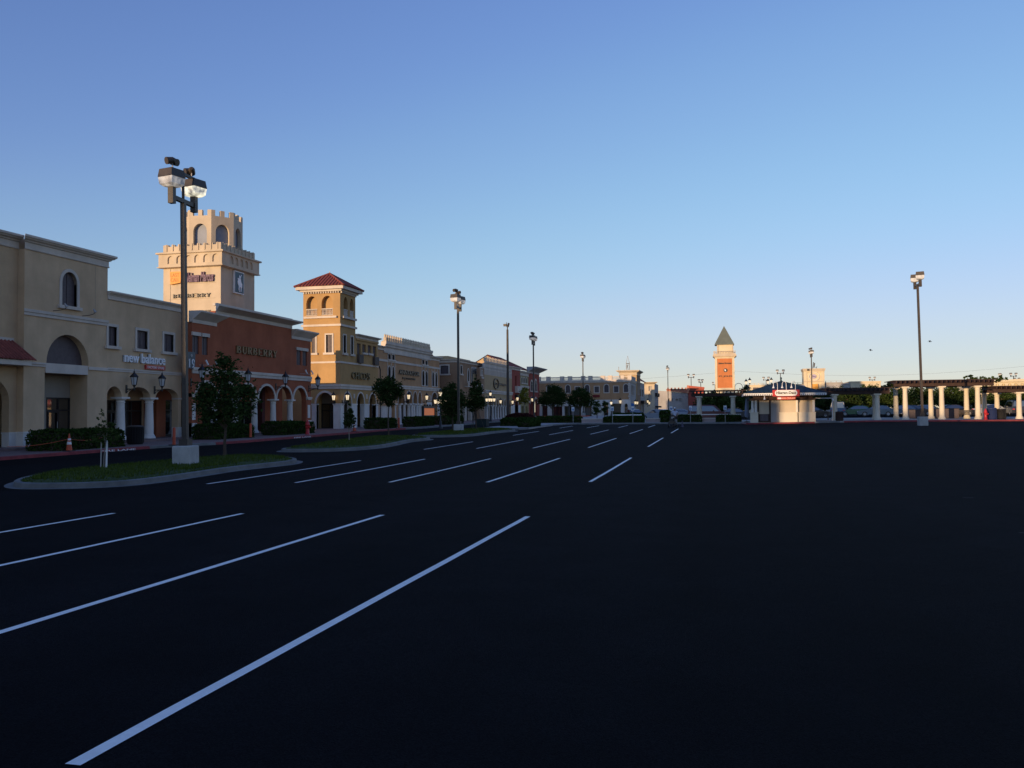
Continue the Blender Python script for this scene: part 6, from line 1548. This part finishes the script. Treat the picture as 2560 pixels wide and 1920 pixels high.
# caution tape across the far kerb
for lb,pts in (('thin pale barrier tape strung between the signs above the hedges',[(-12.3,99.3,1.62),(-8.9,99.4,1.55)]),('thin pale barrier tape running right of the worker to the pergola',[(-4.2,98.8,1.62),(-2.6,98.9,1.60),(2.0,98.6,1.55)]),('thin orange barrier tape under the big round trees',[(-21.3,103,1.42),(-19.6,103,1.5),(-15.4,103,1.45)])):
    mb=MB()
    for a,b in zip(pts[:-1],pts[1:]): mb.box(min(a[0],b[0]),max(a[0],b[0]),a[1],a[1]+.01,min(a[2],b[2])-.02,max(a[2],b[2])+.03)
    solo('barrier_tape',lb,'barrier tape',mb,WHITEP if 'pale' in lb else REDORG,pts[0])
# fire lane lettering on the kerb
for lb,y0,y1,x in (('white fire lane lettering on the red kerb before the tall tan shop',38.2,40.9,-30.86),('white fire lane lettering on the red kerb before the terracotta shop',56.0,58.6,-29.4)):
    mb=MB(); text(mb,FX(x),'FIRE LANE',y0,y1,g(0,y0)+.02,g(0,y0)+.115,.004,.008,0,.01)
    solo('kerb_lettering',lb,'lettering',mb,LETW,(x,y0,g(0,y0)))
# lattice mast, power line, hoop, birds
t=thing('lattice_mast','grey steel lattice mast far behind the balustrade building','mast',(-41.9,400,1.3))
mb=MB()
for sx,sy in ((-1,-1),(1,-1),(1,1),(-1,1)):
    mb.rod((-41.9+.75*sx,400+.75*sy,1),(-41.9+.7*sx,400+.7*sy,24.2),.07,n=5); mb.rod((-41.9+.7*sx,400+.7*sy,24.2),(-41.9,400,27.6),.05,n=5)
for k in range(12):
    z=1+k*1.95
    for a,b in (((-.75,-.75),(.75,-.75)),((.75,-.75),(.75,.75)),((-.75,.75),(.75,.75)),((-.75,-.75),(-.75,.75))):
        mb.rod((-41.9+a[0],400+a[1],z),(-41.9+b[0],400+b[1],z+1.9),.04,n=4); mb.rod((-41.9+b[0],400+b[1],z),(-41.9+a[0],400+a[1],z+1.9),.04,n=4)
part(t,'lattice',mb,GREYW)
mb=MB(); mb.box(-42.6,-41.2,399.3,400.7,23.9,24.1); mb.cbox((-42.0,399.2,22.6),(.3,.3,1.2)); part(t,'antenna',mb,METAL)
t=thing('hoop','thin grey metal hoop standing right of the orange sign tower','arch',(2.9,160,1.4))
mb=MB(); mb.tube([(2.25,160,1.3),(2.25,160,6.2)]+[(2.9-.65*math.cos(v),160,6.2+.65*math.sin(v)) for v in [PI*i/10 for i in range(1,11)]]+[(3.55,160,1.3)],.05,6); part(t,'tube',mb,GREYW)
def bird(label,x,y,z,rz):
    t=thing('bird',label,'bird',(x,y,z),'birds flying in the open sky')
    mb=MB(); mb.sphere((x,y,z),.055,8,6,(2.0,.9,.8)); mb.sphere((x+.19,y,z+.03),.045,8,6); mb.add([(x-.14,y-.03,z),(x-.14,y+.03,z),(x-.3,y+.07,z+.01),(x-.3,y-.07,z+.01)],[(0,1,2,3)]); part(t,'body',mb,BLACKM)
    for s in (-1,1):
        mb=MB(); mb.add([(x+.08,y,z+.04),(x-.08,y,z+.04),(x-.1,y+.2*s,z+.16),(x+.06,y+.2*s,z+.17),(x-.12,y+.42*s,z+.06)],[(0,1,2,3),(3,2,4)]); part(t,'wing',mb,BLACKM)
    return t
bird('small dark bird left of the lone lamp post',18.0,115,9.3,0); bird('small dark bird right of the lone lamp post',24.8,115,10.2,0)
# benches and cafe furniture near the kiosk
t=thing('awning','striped slim fabric awning fixed to the right side of the kiosk','awning',(9.9,93,3)); mb=MB(); mb.box(8.96,10.7,91.5,94.5,3.14,3.2); mb.rod((10.7,91.5,3.1),(10.7,91.5,2.9),.1); mb.tube([(10.65,91.5,3.1),(10.65,91.5,.9)],.03); part(t,'canopy',mb,WHITEP)
t['label']='slim white awning on a pole at the right side of the kiosk'
def bench(label,x,y):
    z=g(x,y)+.13; t=thing('bench',label,'bench',(x,y,z))
    mb=MB(); 
    for k in range(4): mb.box(x-.9,x+.9,y-.2+k*.12,y-.11+k*.12,z+.42,z+.46)
    part(t,'seat',mb,METAL); mb=MB()
    for k in range(3): mb.box(x-.9,x+.9,y+.3,y+.33,z+.52+k*.13,z+.61+k*.13)
    part(t,'backrest',mb,METAL)
    for sx in (-.8,.8):
        mb=MB(); mb.tube([(x+sx,y-.18,z),(x+sx,y-.18,z+.41)],.03,6); mb.tube([(x+sx,y+.3,z),(x+sx,y+.29,z+.88)],.03,6); part(t,'leg',mb,METAL)
bench('dark metal bench in shade right of the kiosk counter',10.1,97.5); bench('dark metal bench between columns of the right pergola',24.6,97.6)
for lb,x,y,w_,h in (('long dark planter box behind the middle column of the tall pergola',22.9,99.8,2.4,1.0),('dark planter box in the right bay of the tall pergola',20.0,100.5,1.2,.9)):
    z=g(x,y)+.13; t=thing('planter_box',lb,'planter',(x,y,z)); mb=MB(); mb.cbox((x,y,z+h/2),(w_,.6,h)); part(t,'box',mb,SCREEN); mb=MB(); mb.cbox((x,y,z+h+.03),(w_+.08,.7,.06)); part(t,'rim',mb,BLACKM)

# ------------------------------------------------------------------ cars
def carpaint(n,c): return mat(n,c,.28,.03,1.,spec=.6)
def car(label,x,y,rz,paint,van=False,lights=False):
    t=thing('parked_car',label,'car' if not van else 'van',(0,0,0),'cars parked beyond the lot')
    L=4.6 if not van else 5.2; H=1.45 if not van else 1.95; w_=.88 if not van else .98
    F_=Fr(0,0,1,0)
    if van: low_=[(-2.55,.3),(2.5,.3),(2.6,.55),(2.55,.95),(1.75,1.08),(-2.5,1.08),(-2.6,.7)]; cab=[(-2.5,1.08),(1.75,1.08),(.95,1.88),(.5,1.95),(-2.3,1.95),(-2.45,1.85)]
    else: low_=[(-2.25,.3),(2.2,.28),(2.3,.5),(2.25,.72),(1.15,.9),(-1.65,.95),(-2.2,.9),(-2.3,.6)]; cab=[(-1.9,.93),(1.2,.9),(.35,1.38),(-.1,1.45),(-.9,1.44),(-1.3,1.36)]
    def prism(mb,prof,wb,wt,zmid):
        n=len(prof); vs=[]
        for s in (-1,1):
            for u,z in prof: k=wb+(wt-wb)*max(0,min(1,(z-zmid)/(H-zmid))) ; vs.append((u,s*k,z))
        mb.add(vs,[(i,(i+1)%n,n+(i+1)%n,n+i) for i in range(n)])
        v,f=tri([prof])
        for s in (-1,1): mb.add([(u,s*(wb+(wt-wb)*max(0,min(1,(z-zmid)/(H-zmid)))),z) for u,z in v],f)
    mb=MB(); prism(mb,low_,w_,w_*.98,.3); bd=part(t,'body',mb,paint)
    mb=MB(); prism(mb,cab,w_*.96,w_*.76,.9 if not van else 1.08); part(t,'cabin',mb,paint)
    mb=MB(); zc=.9 if not van else 1.08; cx=sum(p[0] for p in cab)/len(cab); sh=[((u-cx)*.86+cx+.02,zc+.06+(z-zc)*.76) for u,z in cab]
    v,f=tri([sh])
    for s in (-1,1): mb.add([(u,s*(w_*.97+(w_*.77-w_*.97)*max(0,min(1,(z-zc)/(H-zc)))),z) for u,z in v],f)
    part(t,'side_window',mb,GLASS)
    mb=MB(); a,b=cab[1],cab[2]; mb.add([(a[0]-.02+.03,-w_*.8,a[1]+.05),(a[0]+.01,w_*.8,a[1]+.05),(b[0]+.06,w_*.7,b[1]-.02),(b[0]+.06,-w_*.7,b[1]-.02)],[(0,1,2,3)]); part(t,'windscreen',mb,GLASS)
    mb=MB(); a,b=cab[0],cab[-1]; mb.add([(a[0]-.03,-w_*.8,a[1]+.06),(a[0]-.03,w_*.8,a[1]+.06),(b[0]-.04,w_*.7,b[1]-.04),(b[0]-.04,-w_*.7,b[1]-.04)],[(0,1,2,3)]); part(t,'rear_window',mb,GLASS)
    for sx in (-1.4,1.42):
        for s in (-1,1):
            mb=MB(); mb.rod((sx,s*(w_-.2),.33),(sx,s*(w_+.01),.33),.33,n=16); wh=part(t,'wheel',mb,BLACKM); mb=MB(); mb.rod((sx,s*(w_+.0),.33),(sx,s*(w_+.025),.33),.19,n=12); part(wh,'rim',mb,GREYW)
    for s in (-1,1):
        mb=MB(); mb.cbox((L/2-.08,s*w_*.72,.66 if not van else .8),(.14,.34,.16)); part(t,'headlight',mb,emit('lit headlight',(1,.95,.85),6) if (lights and 'lit headlight' not in bpy.data.materials) else (bpy.data.materials['lit headlight'] if lights else LAMPOFF))
        mb=MB(); mb.cbox((-L/2+.06,s*w_*.78,.78),(.1,.26,.16)); part(t,'tail_light',mb,REDM)
        mb=MB(); mb.cbox((.75,s*(w_+.08),1.0 if not van else 1.2),(.14,.18,.12)); part(t,'mirror',mb,paint)
    t.location=(x,y,g(x,y)+.02); t.rotation_euler=(0,0,rz); return t
SIL=carpaint('silver paint',(.28,.30,.32)); WHT=carpaint('white car paint',(.45,.48,.5)); RED=carpaint('maroon paint',(.10,.012,.016)); GRN=carpaint('green paint',(.015,.11,.045)); PBL=carpaint('pale blue paint',(.10,.15,.18)); DRK=carpaint('charcoal paint',(.03,.033,.04)); BLU=carpaint('steel blue paint',(.07,.11,.16))
car('silver car left of the worker, behind the hedge',-8.5,118,2.7,SIL); car('white hatchback right behind the worker',-5.4,121,.2,WHT)
car('dark car with one lit headlight left of the silver car',-11.8,120,-1.2,DRK,False,True)
car('maroon van with a grey roof line inside the small pergola',-1.9,117,.05,RED,True); car('dark car right of the maroon van',1.8,120,.1,DRK)
car('green car behind the low middle pergola',17.6,125,3.0,GRN); car('grey blue car right of the green car',19.6,122,3.05,PBL); car('dark van left of the green car',15.6,127,1.4,BLU,True)
car('steel blue car at the right end of the low middle pergola',22.9,123,2.9,BLU); car('dark car below the first trees of the tall pergola',24.6,124,.2,DRK); car('pale car near the lone lamp post',26.0,126,2.8,SIL)
car('charcoal car in the middle bay of the tall pergola',29.6,124,.1,DRK); car('dark van behind the right pergola hydrant',37.0,125,1.5,DRK,True); car('charcoal van at the right edge behind the pergola',41.5,124,.1,DRK,True); car('white car farther right under the olive tree',34.8,127,.3,WHT)
car('dark car in shade behind the kiosk right corner',11.3,118,.1,DRK)

# ------------------------------------------------------------------ worker behind the line machine
def skin(parent,name,joints,bones,m,sub=2):
    me=bpy.data.meshes.new(name); me.from_pydata([j[:3] for j in joints],bones,[])
    o=bpy.data.objects.new(name,me); C.objects.link(o)
    md=o.modifiers.new('skin','SKIN'); o.modifiers.new('sub','SUBSURF').levels=sub
    for v,j in zip(me.skin_vertices[0].data,joints): v.radius=(j[3],j[4] if len(j)>4 else j[3]); 
    me.skin_vertices[0].data[0].use_root=True
    dg=bpy.context.evaluated_depsgraph_get(); m2=bpy.data.meshes.new_from_object(o.evaluated_get(dg)); m2.materials.clear(); m2.materials.append(m)
    for p in m2.polygons: p.use_smooth=True
    bpy.data.objects.remove(o); o=bpy.data.objects.new(name,m2); C.objects.link(o); o.parent=parent; return o
px_,py_=-4.42,84.35; pz=g(px_,py_)
P_=thing('person','person in a pale shirt and white cap standing behind the dark striping machine','person',(px_,py_,pz))
SKIN=mat('skin',(.30,.17,.11),.6,.1)
J=[(0,0,.95,.13,.1),(0,.01,1.15,.13,.095),(0,.02,1.38,.155,.1),(0,.01,1.50,.06),(0,-.01,1.57,.06),(0,-.02,1.66,.095,.105),(0,-.02,1.76,.08),
   (-.17,.01,1.43,.06),(-.30,-.02,1.20,.05),(-.27,-.26,1.05,.038),(-.26,-.34,1.03,.03),(.17,.01,1.43,.06),(.31,-.02,1.21,.05),(.27,-.26,1.07,.038),(.26,-.34,1.05,.03),
   (-.1,0,.88,.09),(-.12,-.02,.5,.065),(-.12,.03,.08,.045),(-.13,-.13,.04,.035),(.1,0,.88,.09),(.12,.06,.5,.065),(.12,.12,.08,.045),(.13,-.04,.04,.035)]
Bn=[(0,1),(1,2),(2,3),(3,4),(4,5),(5,6),(2,7),(7,8),(8,9),(9,10),(2,11),(11,12),(12,13),(13,14),(0,15),(15,16),(16,17),(17,18),(0,19),(19,20),(20,21),(21,22)]
body_=skin(P_,'body',J,Bn,SKIN)
for s,x in ((10,-.26),(14,.26)):
    for k in range(4): 
        z0=J[s][2]; mbh=[(x-.03+.02*k,-.35,z0,.011),(x-.03+.02*k,-.42,z0-.01,.010),(x-.03+.02*k,-.44,z0-.045,.009)]
        f_=skin(P_,'finger',mbh,[(0,1),(1,2)],SKIN,1); f_.parent=body_
    f_=skin(P_,'thumb',[(x*.85,-.33,z0,.012),(x*.7,-.38,z0-.01,.01)],[(0,1)],SKIN,1); f_.parent=body_
skin(P_,'shirt',[(0,0,.93,.155,.125),(0,.01,1.15,.15,.12),(0,.02,1.38,.175,.125),(0,.012,1.47,.09),(-.18,.01,1.43,.078),(-.27,-.01,1.26,.075),(.18,.01,1.43,.078),(.28,-.01,1.26,.075)],[(0,1),(1,2),(2,3),(2,4),(4,5),(2,6),(6,7)],mat('pale blue shirt',(.50,.52,.62),.85,.08,4))
skin(P_,'trousers',[(0,0,.92,.15,.12),(-.1,0,.86,.105),(-.12,-.02,.5,.085),(-.12,.03,.1,.075),(.1,0,.86,.105),(.12,.06,.5,.085),(.12,.12,.1,.075)],[(0,1),(1,2),(2,3),(0,4),(4,5),(5,6)],mat('dark trousers',(.03,.033,.05),.9,.1))
mb=MB(); mb.sphere((px_,py_-.0,pz+1.77),.115,12,8,(1,1.1,.72)); mb.cbox((px_,py_-.14,pz+1.76),(.17,.13,.02)); part(P_,'cap',mb,WHITEP)
mb=MB(); mb.sphere((px_,py_+.02,pz+1.70),.098,10,6,(1,1,.6)); part(P_,'hair',mb,BLACKM)
for s in (-1,1):
    mb=MB(); mb.sphere((px_+.035*s,py_-.118,pz+1.675),.014,6,4); part(P_,'eye',mb,BLACKM)
    mb=MB(); mb.sphere((px_+.098*s,py_-.02,pz+1.66),.025,6,4,(.5,1,1.3)); part(P_,'ear',mb,SKIN)
    mb=MB(); mb.cbox((px_+.12*s,py_+(-.05 if s<0 else .05),pz+.05),(.1,.27,.1)); part(P_,'shoe',mb,BLACKM)
mb=MB(); mb.cbox((px_,py_-.135,pz+1.65),(.025,.04,.045)); part(P_,'nose',mb,SKIN)
mb=MB(); mb.cbox((px_,py_-.118,pz+1.61),(.05,.012,.012)); part(P_,'mouth',mb,mat('lips',(.2,.08,.07),.6,0))
mx,my=-4.58,83.3; mz=g(mx,my)
M1=thing('striping_machine','dark wheeled line striping machine with an upright frame in front of the worker','machine',(mx,my,mz))
mb=MB(); mb.cbox((mx,my,mz+.42),(.62,.8,.22)); part(M1,'chassis',mb,METAL)
mb=MB(); mb.cbox((mx-.05,my-.05,mz+.66),(.42,.4,.26)); mb.rod((mx+.12,my-.2,mz+.55),(mx+.12,my-.2,mz+.86),.09,n=10); part(M1,'engine',mb,BLACKM)
mb=MB(); mb.tube([(mx-.24,my+.3,mz+.5),(mx-.24,my+.3,mz+.98),(mx-.14,my+.3,mz+1.06),(mx+.14,my+.3,mz+1.06),(mx+.24,my+.3,mz+.98),(mx+.24,my+.3,mz+.5)],.045,8); mb.tube([(mx-.24,my+.3,mz+.95),(mx-.2,my+.72,mz+1.02)],.025); mb.tube([(mx+.24,my+.3,mz+.95),(mx+.42,my+.72,mz+1.03)],.025); part(M1,'upright_frame',mb,BLACKM)
mb=MB(); mb.cbox((mx,my+.32,mz+.86),(.3,.05,.2)); part(M1,'panel',mb,GREYW)
mb=MB(); mb.rod((mx+.3,my-.1,mz+.35),(mx+.3,my-.1,mz+.72),.14,n=12); part(M1,'paint_bucket',mb,mat('dusty grey plastic',(.2,.2,.2),.6,.2))
for sx,sy,r in ((-.38,.2,.22),(.38,.2,.22),(-.3,-.42,.17),(.3,-.42,.17)):
    mb=MB(); mb.rod((mx+sx-.05,my+sy,mz+r),(mx+sx+.05,my+sy,mz+r),r,n=16); wh=part(M1,'wheel',mb,BLACKM); mb=MB(); mb.rod((mx+sx-.055,my+sy,mz+r),(mx+sx+.055,my+sy,mz+r),r*.5,n=10); part(wh,'rim',mb,GREYW)
t=thing('traffic_cone','dark slim cone standing just right of the striping machine','traffic cone',(-3.68,83.2,g(0,83))); z=g(0,83.2)
mb=MB(); mb.cbox((-3.68,83.2,z+.02),(.32,.32,.04)); mb.lathe([(.12,.04),(.02,.6)],(-3.68,83.2,z),10); part(t,'body',mb,mat('faded cone',(.09,.08,.12),.7,.2))
# power line far away
mb=MB(); pts=[(-120+i*14,420,20.5-3.2*math.sin(PI*((i%9)/9)) ) for i in range(19)]
mb.tube(pts,.035,4); t=solo('power_line','thin far power line crossing the sky behind the lattice mast','power line',mb,METAL,(0,420,0))
